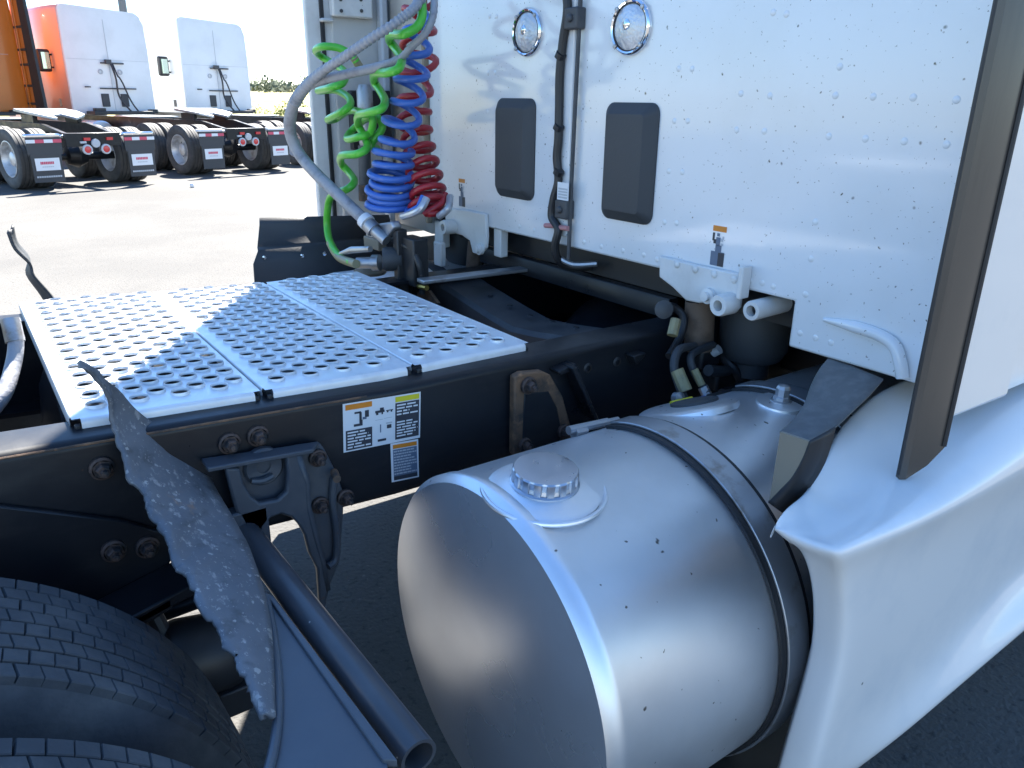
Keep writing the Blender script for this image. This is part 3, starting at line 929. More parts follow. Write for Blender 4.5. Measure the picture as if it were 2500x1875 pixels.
# ================================================================== drive tyres
def drive_tyre(yc, wid, name, xc=-.30):
    zc, r0 = .52, .505
    hw = wid / 2
    b = MB()
    prof = [(.30, -hw * .72), (.36, -hw * .93), (.42, -hw), (.465, -hw * .97), (.494, -hw * .90), (r0, -hw * .84), (r0 + .004, 0), (r0, hw * .84), (.494, hw * .90), (.465, hw * .97), (.42, hw), (.36, hw * .93), (.30, hw * .72)]
    b.lathe(prof, (xc, yc, zc), (0, 1, 0), 120, closed=False)
    nb = 118
    ribs = 8
    rw = wid * .86 / ribs
    for rI in range(ribs):
        y0 = -wid * .43 + rI * rw + .0013
        y1 = y0 + rw - .0026
        for k in range(nb):
            a0 = 2 * PI * (k + (.5 if rI % 2 else 0) + .05 * random.random()) / nb
            da = 2 * PI / nb * .955
            sh = .10 * da * (1 if rI % 2 else -1)
            vs = []
            for (rr, ins) in ((r0 - .003, 0), (r0 + .0115, .0006), (r0 + .0128, .0018)):
                crown = -.004 * abs((y0 + y1) / wid)
                for (yy, an) in ((y0 + ins, a0 + ins), (y1 - ins, a0 + sh + ins), (y1 - ins, a0 + da + sh - ins), (y0 + ins, a0 + da - ins)):
                    vs.append((xc + math.sin(an) * (rr + crown), yc + yy, zc + math.cos(an) * (rr + crown)))
            fs = [(8, 9, 10, 11)]
            for lv in (0, 4):
                for q in range(4):
                    q2 = (q + 1) % 4
                    fs.append((lv + q, lv + q2, lv + 4 + q2, lv + 4 + q))
            b.add(vs, fs)
    wh = empty(name, (xc, yc, zc)); wh.parent = T
    bb = MB(); bb.v = [(p[0] - xc, p[1] - yc, p[2] - zc) for p in b.v]; bb.f = b.f; bb.m = b.m
    bb.build('tyre', 'rubber', wh, smooth=28)
    b = MB()
    b.lathe([(.305, -hw * .72), (.31, -hw * .6), (.27, -hw * .4), (.25, 0), (.27, hw * .4), (.31, hw * .6), (.305, hw * .72)], (0, 0, 0), (0, 1, 0), 48)
    b.lathe([(.25, 0), (.13, .02), (.12, .08), (0, .09)], (0, 0, 0), (0, -1 if yc < 0 else 1, 0), 36)
    b.build('rim', 'rim', wh)
    return wh
drive_tyre(-.700, .262, 'wheel')
drive_tyre(-1.025, .262, 'wheel')
drive_tyre(.735, .265, 'wheel')
drive_tyre(1.055, .265, 'wheel')
for yy in (-.735, -1.055, .735, 1.055):
    drive_tyre(yy, .265, 'wheel', -1.62)

# ================================================================== sleeper cab
CX = 1.365
def cab():
    b = MB()
    # back wall outline (y, z) with the stepped lower edge, real skin thickness
    top = 3.98
    out = [(-1.08, top), (-1.08, 1.075), (-.742, 1.075), (-.742, 1.172), (.742, 1.172), (.742, top)]
    b.prism([(CX, y, z) for (y, z) in out], (.03, 0, 0))
    wall = b.build('cab_back_wall', 'white', T, bevel=.006)
    wall['label'] = 'glossy white sleeper back wall spotted with dirt'
    # left corner panel, set back
    b = MB()
    rows = []
    for z in (1.10, top):
        rows.append([(CX + .02, .755, z), (CX + .03, .83, z), (CX + .035, .95, z), (CX + .04, 1.09, z)])
    b.loft(rows)
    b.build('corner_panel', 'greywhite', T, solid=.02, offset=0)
    b = MB()
    b.box((CX - .004, .752, 2.5), (.022, .016, 2.72))
    b.build('seal_strip', 'tan', T, bevel=.004)
    # body behind the wall (sides, roof, floor)
    b = MB()
    sec = [(-1.05, 1.25), (-1.06, 1.06), (-1.10, 1.055), (-1.115, 1.3), (-1.115, 2.8), (-1.10, 3.6), (-1.06, 3.9), (-.9, 4.0), (.9, 4.0), (1.06, 3.9), (1.10, 3.6), (1.115, 2.8), (1.115, 1.3), (1.10, 1.055), (1.06, 1.06), (1.05, 1.25)]
    sec2 = [(y, z if z < 2 else 2 + (z - 2) * .93) for (y, z) in sec]
    b.loft([[(CX + .034, y, z) for (y, z) in sec], [(CX + 1.8, y, z) for (y, z) in sec], [(4.3, y * .97, z) for (y, z) in sec2], [(4.9, y * .9, 1.0 + (z - 1.0) * .55) for (y, z) in sec2]], closed=True, caps=True)
    b.build('cab_body', 'fairing', T, smooth=40)
    b = MB()
    b.loft([[(x, y, z) for (y, z) in ((-.95, .75), (-1.0, .95), (-.8, 1.55), (.8, 1.55), (1.0, .95), (.95, .75))] for x in (4.9, 6.6)], closed=True, caps=True)
    b.build('hood', 'fairing', T, bevel=.08)
    # dark underside
    b = MB()
    b.box((2.6, 0, 1.12), (2.3, 1.9, .06))
    b.build('cab_floor', 'plastic', T)
    return wall
wall = cab()

# rivets: one mesh, each its own sub-part
b = MB()
b.lathe([(.0068, 0), (.006, .0008), (.004, .0013), (0, .0016)], (0, 0, 0), (-1, 0, 0), 12)
_o = b.build('rivet_head', 'white', T, smooth=60)
RV = _o.data
bpy.data.objects.remove(_o)
RIV = [(1.365, -0.5509, 1.569), (1.365, -0.6227, 1.565), (1.365, -0.7675, 1.566), (1.365, -0.8421, 1.564), (1.365, -0.915, 1.563), (1.365, -0.9878, 1.56),
       (1.365, -0.5496, 1.498), (1.365, -0.6196, 1.498), (1.365, -0.7662, 1.494), (1.365, -0.8404, 1.493), (1.365, -0.913, 1.492), (1.365, -0.9859, 1.49),
       (1.365, -0.3732, 1.62), (1.365, -0.4122, 1.619), (1.365, -0.3725, 1.511), (1.365, -0.4123, 1.512), (1.365, -0.3677, 1.401), (1.365, -0.4089, 1.402), (1.365, -0.3665, 1.284), (1.365, -0.4052, 1.287),
       (1.365, -0.7679, 1.615), (1.365, -0.7645, 1.335), (1.365, -0.7666, 1.263), (1.365, -0.7658, 1.191), (1.365, -0.66, 1.194), (1.365, -0.6883, 1.192), (1.365, -0.6282, 1.194),
       (1.365, -0.7662, 1.11), (1.365, -0.8024, 1.109), (1.365, -0.8376, 1.108), (1.365, -0.6074, 1.716), (1.365, -0.6384, 1.711),
       (1.365, 0.3764, 1.776), (1.365, 0.3411, 1.774), (1.365, 0.3849, 1.626), (1.365, 0.3486, 1.625), (1.365, 0.3892, 1.518), (1.365, 0.3431, 1.518),
       (1.365, 0.2166, 1.198), (1.365, 0.1437, 1.197), (1.365, -0.0806, 1.195), (1.365, -0.1503, 1.194), (1.365, -0.2324, 1.196), (1.365, -0.3065, 1.197), (1.365, -0.3511, 1.193), (1.365, -0.4024, 1.192)]
for p in RIV:
    share(RV, 'rivet', wall, p)

# work lamps
def lamp(c, ry, rz):
    b = MB()
    k = 48
    def ring(r, x): return [(c[0] - x, c[1] + math.cos(2 * PI * i / k) * r * ry, c[2] + math.sin(2 * PI * i / k) * r * rz) for i in range(k)]
    b.loft([ring(1.0, -.001), ring(1.0, .004), ring(.96, .009), ring(.91, .011), ring(.85, .009), ring(.83, .002)], closed=True)
    o = b.build('work_lamp', 'chrome', T, smooth=50)
    b = MB()
    b.loft([ring(.81, .0), ring(.80, .006), ring(.6, .011), ring(.3, .014), ring(.001, .0145)], closed=True)
    b.build('lens', 'lens', o, smooth=60)
    b = MB()
    b.loft([ring(.845, .0015), ring(.845, .0085), ring(.805, .0085), ring(.805, .0015)], closed=True)
    b.build('gasket', 'hinge', o)
    b = MB()
    b.lathe([(.012, .003), (.008, .006), (0, .007)], (c[0] - .012, c[1] + .004, c[2] + .006), (-1, 0, 0), 16)
    b.build('bulb', 'chrome', o)
    for an in (45, 135, 225, 315):
        b = MB()
        b.lathe([(.006, 0), (.005, .003), (0, .004)], (c[0] - .011, c[1] + math.cos(R(an)) * ry * .9, c[2] + math.sin(R(an)) * rz * .9), (-1, 0, 0), 10)
        b.build('screw', 'steel', o)
    return o
lamp((CX, .189, 1.724), .066, .062)
lamp((CX, -.2155, 1.713), .066, .062)
# louvre covers
def cover(ya, yb, za, zb):
    def rr(ins, x, c):
        y0, y1, z0, z1 = ya + ins, yb - ins, za + ins, zb - ins
        out = []
        for (yy, zz, a0) in ((y1 - c, z1 - c, 0), (y0 + c, z1 - c, 90), (y0 + c, z0 + c, 180), (y1 - c, z0 + c, 270)):
            for k in range(6):
                an = R(a0 + 18 * k)
                out.append((CX - x, yy + math.cos(an) * c, zz + math.sin(an) * c))
        return out
    b = MB()
    b.loft([rr(0, -.001, .026), rr(0, .004, .026), rr(.003, .008, .024), rr(.026, .028, .010), rr(.030, .0285, .009)], closed=True)
    n = len(b.v)
    b.f.append(tuple(range(n - 24, n))); b.m.append(0)
    b.build('vent_cover', 'plasticdk', T, smooth=25)
cover(.145, .331, 1.278, 1.556)
cover(-.327, -.148, 1.270, 1.549)
# cable run down the centre seam
b = MB()
b.tube(crom([(1.345, .045, 2.2), (1.345, .028, 1.86), (1.347, 0.0015, 1.776), (1.347, 0.0151, 1.692), (1.346, 0.0229, 1.615), (1.347, 0.0219, 1.537), (1.345, 0.0189, 1.456), (1.345, 0.0224, 1.408), (1.347, 0.0157, 1.348), (1.345, 0.0308, 1.298), (1.345, 0.0367, 1.25), (1.343, 0.0039, 1.22), (1.34, 0.0121, 1.175), (1.35, 0.0125, 1.139), (1.38, 0.0112, 1.115), (1.43, -0.011, 1.108), (1.5, -0.0266, 1.113)], 6), .0115, 10)
cb = b.build('power_cable', 'plastic', T)
b = MB()
for p in ((1.344, 0.019, 1.659), (1.344, 0.0173, 1.485), (1.344, 0.0112, 1.371)):
    b.tube([Vector(p) + Vector((0, .004, -.006)), Vector(p) + Vector((0, -.004, .006))], .0145, 10)
b.split('cable_tie', 'hinge', cb)
b = MB()
b.tube([(1.352, -.02, 2.3), (1.352, -0.0421, 1.783), (1.352, -0.038, 1.571), (1.352, -0.0336, 1.34), (1.352, -0.0337, 1.142)], .0055, 8)
b.build('seam_rod', 'framedust', T)
b = MB()
b.box((1.362, .006, 2.35), (.012, .05, 2.3))
b.build('seam_trim', 'white', T, bevel=.004)
for (pa, nm) in (((1.35, -0.0258, 1.743), 0), ((1.35, -0.0105, 1.275), 1)):
    b = MB()
    b.box(pa, (.03, .05, .05))
    b.lathe([(.01, .015), (.01, .022), (0, .024)], pa, (-1, 0, 0), 12)
    b.build('cable_clamp', 'framedust', T, bevel=.004)
b = MB()
c0 = Vector((1.335, -0.0223, 1.323))
r_ = [(0, 0, 1, 1, 0, 0)] + [(.1, .1 + .16 * k, .9, .2 + .16 * k, 5, .0006) for k in range(4)]
label_mesh('cable_tag', T, c0 + Vector((0, .026, -.022)), (0, -.048, 0), (0, 0, .046), (-1, 0, 0), r_, 'small white printed tag on the cable clamp')
b = MB()
b.cyl((1.345, 0.0647, 1.222), (1.345, 0.019, 1.227), .007, 10)
b.cyl((1.345, 0.0046, 1.225), (1.345, -0.0373, 1.227), .007, 10)
b.split('connector', 'pink', T)
b = MB()
b.tube(crom([(1.36, 0.0082, 1.135), (1.38, -0.0251, 1.123), (1.42, -0.0762, 1.13)], 4), .008, 8)
b.build('metal_sleeve', 'steel', T)
# lifting labels on the wall
def wall_label(c, s_, nm):
    o = Vector(c) + Vector((0, .019 * s_, 0)); 
    r = [(0, .86, 1, 1, 1, .0006), (.0, .0, 1, .36, 4, .0005), (.55, .0, 1, .34, 3, .0008), (.3, .36, .75, .52, 4, .0006), (.3, .5, .62, .72, 4, .0006), (.02, .62, .18, .82, 3, .0006), (.12, .55, .32, .66, 3, .0007), (.34, .74, .55, .82, 4, .0006), (.62, .62, .82, .7, 5, .0006), (.75, .68, .88, .76, 5, .0007), (.66, .52, .86, .58, 5, .0006)]
    label_mesh('lift_label', wall, o, (0, -.038 * s_, 0), (0, 0, .088), (-1, 0, 0), r, nm)
wall_label((1.365, -0.5337, 1.209), 1, 'tall lift warning label with orange bar, nearer side')
wall_label((1.365, 0.5372, 1.221), 1, 'tall lift warning label with orange bar, far side')

# cab mount brackets
def mount(pts, lug, boss, name):
    b = MB()
    b.prism(pts, (-.014, 0, 0))
    o = b.build(name, 'whiteplain', T, bevel=.004)
    b = MB()
    b.lathe([(.012, .0), (.012, .045), (.022, .045), (.024, .040), (.024, 0)], lug, (-1, 0, 0), 28)
    b.build('lug', 'whiteplain', o)
    b = MB()
    b.lathe([(.018, 0), (.018, .012), (.011, .013), (.011, .022), (0, .023)], boss, (-1, 0, 0), 20)
    b.build('boss', 'whiteplain', o)
    return o
mr = mount([(1.364, -0.3727, 1.207), (1.364, -0.4707, 1.205), (1.364, -0.6076, 1.206), (1.364, -0.6171, 1.157), (1.364, -0.6169, 1.132), (1.364, -0.6029, 1.115), (1.364, -0.5771, 1.115), (1.364, -0.5613, 1.135), (1.364, -0.5498, 1.151), (1.364, -0.5419, 1.131), (1.364, -0.5066, 1.119), (1.364, -0.4674, 1.117), (1.364, -0.4239, 1.139), (1.364, -0.3768, 1.156)],
           (1.352, -0.5967, 1.139), (1.35, -0.5375, 1.144), 'cab_mount')
mr['label'] = 'white cab mount bracket above the rusty post'
b = MB()
b.box((1.345, -0.6286, 1.192), (.03, .012, .07))
for k in range(4):
    pp = Vector((1.349, -0.4315, 1.196)).lerp(Vector((1.349, -0.5981, 1.192)), k / 3)
    b.lathe([(.009, 0), (.007, .003), (0, .004)], pp, (-1, 0, 0), 12)
b.split('flange', 'whiteplain', mr, bevel=.003)
b = MB()
p0 = Vector((1.335, -0.6626, 1.138))
b.lathe([(.012, .02), (.012, 0), (.02, 0), (.0215, .004), (.0215, .30), (.012, .30)], p0, (1, 0.02, .02), 28)
b.build('pivot_tube', 'whiteplain', T)
ml = mount([(1.364, 0.6313, 1.204), (1.364, 0.5023, 1.216), (1.364, 0.3778, 1.216), (1.364, 0.3723, 1.147), (1.364, 0.3774, 1.11), (1.364, 0.4149, 1.082), (1.364, 0.4533, 1.083), (1.364, 0.4698, 1.119), (1.364, 0.5178, 1.13), (1.364, 0.5615, 1.13), (1.364, 0.615, 1.141)],
           (1.352, 0.5679, 1.153), (1.352, 0.402, 1.103), 'cab_mount')
ml['label'] = 'white cab mount bracket beside the red coil hose'
b = MB()
b.box((1.39, 0.3481, 1.134), (.03, .04, .10)); b.box((1.4, 0.7299, 1.102), (.03, .06, .09))
b.split('side_lug', 'whiteplain', ml, bevel=.004)
# posts and air springs below the mounts
for (pa, pb, r_, nm, mt) in (((1.42, -0.4517, 1.104), (1.42, -0.4595, 0.9838), .036, 'suspension_post', 'rustpost'), ((1.43, 0.5495, 1.101), (1.43, 0.5679, 0.9863), .030, 'suspension_post', 'rustpost')):
    b = MB()
    b.cyl(pa, pb, r_, 24)
    b.build(nm, mt, T)
b = MB()
c1 = Vector((1.56, -0.5128, 1.04))
b.lathe([(0, .055), (.07, .055), (.083, .04), (.086, 0), (.084, -.06), (.07, -.085), (.045, -.095), (.045, -.13), (0, -.13)], c1, (0, 0, 1), 40)
b.build('air_spring', 'plasticdk', T)
b = MB()
b.lathe([(0, .05), (.06, .05), (.07, .035), (.072, 0), (.07, -.06), (.05, -.09), (0, -.09)], (1.5, 0.7416, 1.067), (0, 0, 1), 32)
b.build('air_spring', 'plasticdk', T)
# dark structure behind (firewall of the chassis below the cab)
b = MB()
b.box((2.05, -.55, 1.0), (.5, .5, .3)); b.box((2.1, .5, .95), (.4, .6, .3)); b.box((1.75, -.36, 1.0), (.4, .12, .2))
b.split('chassis_box', 'plastic', T, bevel=.02)
# hand-hold moulding low on the wall
b = MB()
pth = crom([(1.363, -0.816, 1.151), (1.36, -0.868, 1.153), (1.358, -0.917, 1.152), (1.357, -0.9507, 1.146), (1.356, -0.9714, 1.134), (1.356, -0.9852, 1.108), (1.358, -0.9932, 1.083)], 6)
b.tube(pth, [.004 + .008 * min(1, i / 8) for i in range(len(pth))], 12)
b.build('moulded_ridge', 'white', wall)

# side extenders
def extender(s_):
    b = MB()
    ya, yb = s_ * 1.095, s_ * 1.135
    def sec(z):
        return [(1.185, ya, z), (1.19, yb, z), (1.44, yb + s_ * .005, z), (1.44, ya, z)]
    b.loft([sec(1.075 if s_ < 0 else 1.12), sec(2.0), sec(4.0)], closed=True, caps=True)
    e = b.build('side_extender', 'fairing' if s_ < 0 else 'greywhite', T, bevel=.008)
    b = MB()
    bot = .985 if s_ < 0 else 1.13
    def sec2(z, dx=0):
        return [(1.165 + dx, s_ * 1.108, z), (1.162 + dx, s_ * 1.116, z), (1.166 + dx, s_ * 1.124, z), (1.2, s_ * 1.137, z), (1.238, s_ * 1.141, z), (1.243, s_ * 1.134, z), (1.20, s_ * 1.118, z)]
    if s_ < 0:
        b.loft([[(q[0], q[1], q[2] + (q[0] - 1.165) * .62) for q in sec2(bot)], sec2(1.12), sec2(2.0), sec2(4.0)], closed=True, caps=True)
        b.build('edge_trim', 'blade', e, smooth=40)
        b = MB()
        b.tube([(1.232, -1.1415, 1.035), (1.232, -1.1415, 4.0)], .0045, 8)
        b.build('edge_bead', 'hinge', e)
        b = MB()
        b.tube([(1.166, -1.1125, .99), (1.163, -1.1125, 4.0)], .0042, 8)
        b.build('edge_bead', 'hinge', e)
    else:
        def sec3(z): return [(1.10, 1.105, z), (1.10, 1.13, z), (1.2, 1.141, z), (1.2, 1.10, z)]
        b.loft([sec3(1.125), sec3(4.0)], closed=True, caps=True)
        b.build('edge_trim', 'whiteplain', e, bevel=.005)
        b = MB()
        b.box((1.155, 1.097, 2.55), (.012, .012, 2.85))
        b.build('edge_seam', 'hinge', e)
    return e
exR = extender(-1)
exR['label'] = 'near side extender with a dark rubber trailing edge'
exL = extender(1)
exL['label'] = 'far side extender seen from its grey inner face'
b = MB()
b.box((1.255, 1.075, 1.875), (.15, .035, .125)); b.box((1.165, 1.085, 1.80), (.045, .03, .012))
bx_ = b.build('extender_bracket', 'whiteplain', exL, bevel=.006)
b = MB()
for (x, z) in ((1.21, 1.865), (1.21, 1.83), (1.285, 1.87), (1.285, 1.835)):
    b.lathe([(.006, .0), (.006, .004), (0, .005)], (x, 1.058, z), (0, -1, 0), 10)
b.split('bracket_bolt', 'framedust', exL)
# damper canister on the far corner
b = MB()
b.lathe([(0, .02), (.02, .02), (.028, 0), (.028, -.17), (.024, -.19), (0, -.19)], (1.24, 0.97, 1.575), (0, 0, 1), 24)
dm = b.build('damper', 'steel', T)
b = MB()
b.box((1.314, 1.03, 1.492), (.10, .03, .17)); b.box((1.228, 1.03, 1.476), (.04, .03, .2))
b.split('damper_mount', 'plastic', dm, bevel=.004)
b = MB()
b.cyl((1.229, 0.97, 1.393), (1.224, 0.97, 1.208), .022, 16)
b.build('damper_rod', 'framedust', dm)
b = MB()
b.cyl((1.225, 0.965, 1.258), (1.223, 0.965, 1.202), .026, 16)
b.build('damper_foot', 'rust', dm)
b = MB()
b.box((1.37, 1.07, 1.5), (.03, .04, .9))
b.build('corner_post', 'lgrey', T, bevel=.008)

# far side fairing rear closing panel
b = MB()
x0, x1 = .80, 1.34
b.loft([[(x0 + .045, 1.01, 1.162), (x1, 1.03, 1.135)], [(x0 + .04, 1.0, 1.14), (x1, 1.02, 1.12)], [(x0 + .025, 1.0, 1.065), (x1, 1.02, 1.055)], [(x0 + .012, .955, 1.062), (x1, .98, 1.05)], [(x0 - .01, .95, 1.02), (x1, .975, 1.0)], [(x0 - .03, .95, .45), (x1, .975, .42)]])
fp = b.build('fairing_closing_panel', 'plasticdk', T, smooth=25, solid=.006)
b = MB()
for p in ((0.8288, 0.95, 1.039), (0.9618, 0.95, 1.032), (1.044, 0.95, 1.031)):
    b.lathe([(.008, 0), (.007, .004), (0, .006)], p, (0, -1, 0), 12)
b.split('panel_bolt', 'chrome', fp)
b = MB()
b.loft([[(x, y, z) for (y, z) in ((1.05, .27), (1.16, .27), (1.18, .6), (1.16, .93), (1.10, 1.0), (1.03, 1.05))] for x in (.87, 2.2, 3.6)])
b.build('chassis_fairing', 'fairing', T, solid=.01, subsurf=1)['label'] = 'far side chassis fairing'

# ================================================================== near chassis fairing
def fairing():
    # rows run from the shoulder ridge down to the lower lip; columns from the rear edge round the corner and forward
    E = [(0.8861, -1.085, 0.9697), (0.8913, -1.1, 0.9616), (0.8985, -1.112, 0.9521), (0.9059, -1.122, 0.9438), (0.9335, -1.126, 0.8931), (0.9533, -1.128, 0.8329), (0.9696, -1.128, 0.7571), (0.9631, -1.128, 0.6883), (0.9491, -1.128, 0.6116), (0.938, -1.125, 0.519), (0.9338, -1.12, 0.4027)]
    K_ = [(0.9207, -1.148, 0.9757), (0.8919, -1.178, 0.9862), (0.89, -1.188, 0.9762), (0.9207, -1.179, 0.9391), (0.9438, -1.176, 0.8977), (0.9662, -1.176, 0.8346), (0.9776, -1.176, 0.7594), (0.9745, -1.176, 0.6994), (0.9655, -1.176, 0.6313), (0.9587, -1.176, 0.5509), (0.9714, -1.17, 0.4362)]
    k0 = Vector(K_[0])
    def ridge(x):
        t = min(1.2, max(0.0, (x - .98) / .5))
        return k0.z + .040 * t * t
    rows = []
    n = len(E)
    for i in range(n):
        e_ = Vector(E[i]); k_ = Vector(K_[i])
        row = [e_ + (Vector((.05, .03, -.005)) if i > 2 else Vector((.008, .003, -.010))), e_ + (Vector((.004, .004, 0)) if i > 2 else Vector((.003, .001, -.003))), e_, e_.lerp(k_, .35) + Vector((-.004, -.004, 0)), e_.lerp(k_, .8) + Vector((-.006, -.004, 0)), k_, k_ + Vector((.02, -.002, ridge(k_.x + .02) - ridge(k_.x) if i < 3 else -.0005))]
        for x in (1.08, 1.2, 1.32, 1.45, 1.6, 1.8, 2.2, 2.8, 3.6):
            g = min(1.0, max(0.0, (x - 1.05) / .55))
            rg = ridge(x)
            zf = .50 + .15 * g ** .6
            zb = .45 + .13 * g
            c2 = .938 - .03 * g
            zs = [rg, rg - .14 * (rg - c2), rg - .50 * (rg - c2), c2, .87, .81, .76, max(.69, zf + .03), zf + .010, zf * .5 + zb * .5, zb]
            ys = [-1.132, -1.168, -1.192, -1.182, -1.175, -1.174, -1.174, -1.174, -1.175, -1.180 - .028 * g, -1.188 - .050 * g]
            f_ = min(1, (x - k_.x) / .22)
            row.append(Vector((x, k_.y * (1 - f_) + ys[i] * f_, k_.z * (1 - f_) + zs[i] * f_)))
        rows.append(row)
    # shelf between the shoulder and the tank / cab: the same columns carried on inwards
    I0 = [(0.8914, -1.083, 0.9777), (0.9217, -1.073, 0.985), (0.9515, -1.066, 0.985), (0.9799, -1.061, 0.985), (1.013, -1.051, 0.987), (1.114, -1.014, 0.995), (1.215, -0.9642, 1.005), (1.305, -0.9457, 1.02), (1.422, -0.9286, 1.04), (1.62, -.975, 1.065), (1.80, -.97, 1.08), (2.2, -.97, 1.09), (2.8, -.97, 1.1), (3.6, -.97, 1.1)]
    I0 = [Vector(q) for q in I0]
    I0 = [I0[0] + Vector((.05, .03, -.005)), I0[0] + Vector((.004, .004, 0))] + I0
    base = rows[0]
    shelf = []
    for s_ in (.10, .28, .5, .75, .93, 1.0):
        shelf.append([p.lerp(q, s_) + Vector((0, 0, (-.009 * math.sin(PI * s_) ** 2 if j > 5 else -.003 * math.sin(PI * s_) ** 2)))  for j, (p, q) in enumerate(zip(base, I0))])
    shelf.append([q + Vector((.003, .006, -.03)) for q in I0])
    for r_ in shelf:
        for j in (0, 1):
            r_[j] = r_[2] + Vector((.003 * (2 - j), .0015 * (2 - j), -.004 * (2 - j)))
    rows = shelf[::-1] + rows
    # inner return of the lower lip
    rows.append([p + Vector((0, .05, -.012)) for p in rows[-1]])
    b = MB()
    b.loft(rows)
    o = b.build('chassis_fairing', 'fairing', T, smooth=180, subsurf=2, solid=.005)
    o['label'] = 'white chassis fairing wrapping the outside of the fuel tank'
    # dark liner behind the rear edge
    b = MB()
    b.box((1.25, -1.13, .70), (.45, .012, .44))
    b.build('fairing_liner', 'plasticdk', o, bevel=.004)
    b = MB()
    b.box((1.5, -.98, .36), (1.2, .28, .035)); b.box((1.2, -.7, .31), (.06, .5, .05))
    b.build('step_frame', 'plastic', o, bevel=.004)
    # grey felt strip and beige closing panel on top of the tank
    L = [(1.379, -0.8306, 1.075), (1.311, -0.8531, 1.065), (1.268, -0.8681, 1.045), (1.22, -0.8917, 1.03), (1.153, -0.9177, 1.022), (1.089, -0.9361, 1.02)]
    Q = [(1.344, -0.9653, 1.075), (1.277, -0.9817, 1.065), (1.242, -0.9785, 1.045), (1.191, -0.9834, 1.03), (1.147, -0.9872, 1.022), (1.097, -0.9921, 1.02)]
    b = MB()
    b.loft([[a.lerp(c, k / 4) for k in range(5)] for a, c in zip(crom(L, 4), crom(Q, 4))])
    fl = b.build('felt_strip', 'flap', o, smooth=60, solid=.004)
    b = MB()
    b.prism([(0.985, -1.006, 1.07), (0.985, -1.059, 1.073), (0.985, -1.053, 1.042), (0.985, -1.039, 1.006), (0.985, -1.004, 0.9481)], (.006, 0, 0))
    b.build('closing_panel', 'cream', o)
    c1 = crom([(0.983, -1.062, 1.075), (0.983, -1.054, 1.041), (0.983, -1.038, 0.9998), (0.983, -1.004, 0.9454)], 5)
    c2 = crom([(1.03, -1.07, 1.089), (1.02, -1.068, 1.032), (1.01, -1.05, 0.975), (1, -1.021, 0.9291)], 5)
    b = MB()
    b.loft([[a, a.lerp(c, .5), c] for a, c in zip(c1, c2)])
    b.build('edge_strip', 'hinge', o, smooth=60, solid=.004)
fairing()

# ================================================================== fuel lines over the tank
def lines_over_tank():
    e = empty('fuel_line_cluster', (1.25, -.5, 1.0)); e.parent = T
    off = Vector((1.25, -.5, 1.0))
    def tb(path, r, name, m, seg=10, smooth=4):
        b = MB(); b.tube([Vector(p) - off for p in crom(path, smooth)], r, seg); return b.build(name, m, e)
    tb([(1.339, -0.42, 1.097), (1.364, -0.43, 1.087), (1.371, -0.45, 1.065), (1.349, -0.46, 1.025), (1.296, -0.48, 0.9938)], .010, 'hose', 'plastic')
    tb([(1.32, -0.47, 1.077), (1.301, -0.48, 1.044)], .013, 'tape_wrap', 'tape', smooth=2)
    tb([(1.358, -0.5, 1.013), (1.285, -0.52, 1.023), (1.249, -0.54, 0.9969), (1.248, -0.56, 0.9592), (1.248, -0.58, 0.9301)], .010, 'hose', 'plasticdk')
    tb([(1.424, -0.5, 1.006), (1.337, -0.52, 1.007), (1.303, -0.54, 0.9979), (1.306, -0.56, 0.9642), (1.303, -0.6, 0.9381)], .009, 'hose', 'plasticdk')
    tb([(1.249, -0.55, 0.989), (1.251, -0.58, 0.9481)], .015, 'tape_wrap', 'tape', smooth=2)
    tb([(1.295, -0.56, 0.9851), (1.302, -0.58, 0.9521)], .009, 'tape_wrap', 'tape', smooth=2)
    tb([(1.3, -0.585, 0.9496), (1.305, -0.6, 0.9266)], .012, 'fitting', 'steel', smooth=2)
    tb([(1.184, -0.6, 0.9395), (1.238, -0.61, 0.9419)], .006, 'yellow_tag', 'yellowtag', smooth=2)
    tb([(1.242, -0.62, 0.9422), (1.268, -0.62, 0.941)], .006, 'blue_tag', 'blue', smooth=2)
    tb([(1.267, -0.63, 0.9465), (1.363, -0.64, 0.947), (1.444, -0.63, 0.9317), (1.548, -0.62, 0.9094)], .007, 'hose', 'plastic')
    tb([(1.497, -0.45, 0.9593), (1.502, -0.5, 0.9381), (1.521, -0.52, 0.8914), (1.415, -0.55, 0.8986)], .012, 'hose', 'plastic')
    tb([(1.602, -0.45, 0.9244), (1.486, -0.5, 0.929), (1.392, -0.52, 0.9528)], .014, 'hose', 'plasticdk')
    b = MB()
    b.lathe([(0, 0), (.012, 0), (.012, .02), (0, .02)], Vector((1.439, -0.49, 0.9804)) - off, (.2, -.6, .5), 12)
    b.build('white_clip', 'lgrey', e)
    b = MB()
    b.lathe([(0, 0), (.006, 0), (.006, .01), (0, .01)], Vector((1.558, -0.47, 0.9292)) - off, (0, -1, .3), 10)
    b.lathe([(0, 0), (.005, 0), (.005, .01), (0, .01)], Vector((1.629, -0.47, 0.9211)) - off, (0, -1, .3), 10)
    b.lathe([(0, 0), (.012, .004), (.014, .02), (0, .026)], Vector((1.212, -0.58, 0.9421)) - off, (0, -1, .2), 14)
    b.split('fitting_end', 'steel', e)
    b = MB()
    b.box(Vector((1.535, -0.47, 0.9047)) - off, (.16, .06, .06)); b.box(Vector((1.442, -0.46, 0.9621)) - off, (.07, .05, .05))
    b.split('valve_block', 'plastic', e, bevel=.008)
    b = MB()
    b.lathe([(.007, 0), (.009, .01), (.021, .012), (.022, .02), (.012, .024), (0, .024)], Vector((1.313, -0.43, 1.094)) - off, (-.5, -.8, .2), 18)
    b.build('fitting', 'framedust', e)
lines_over_tank()
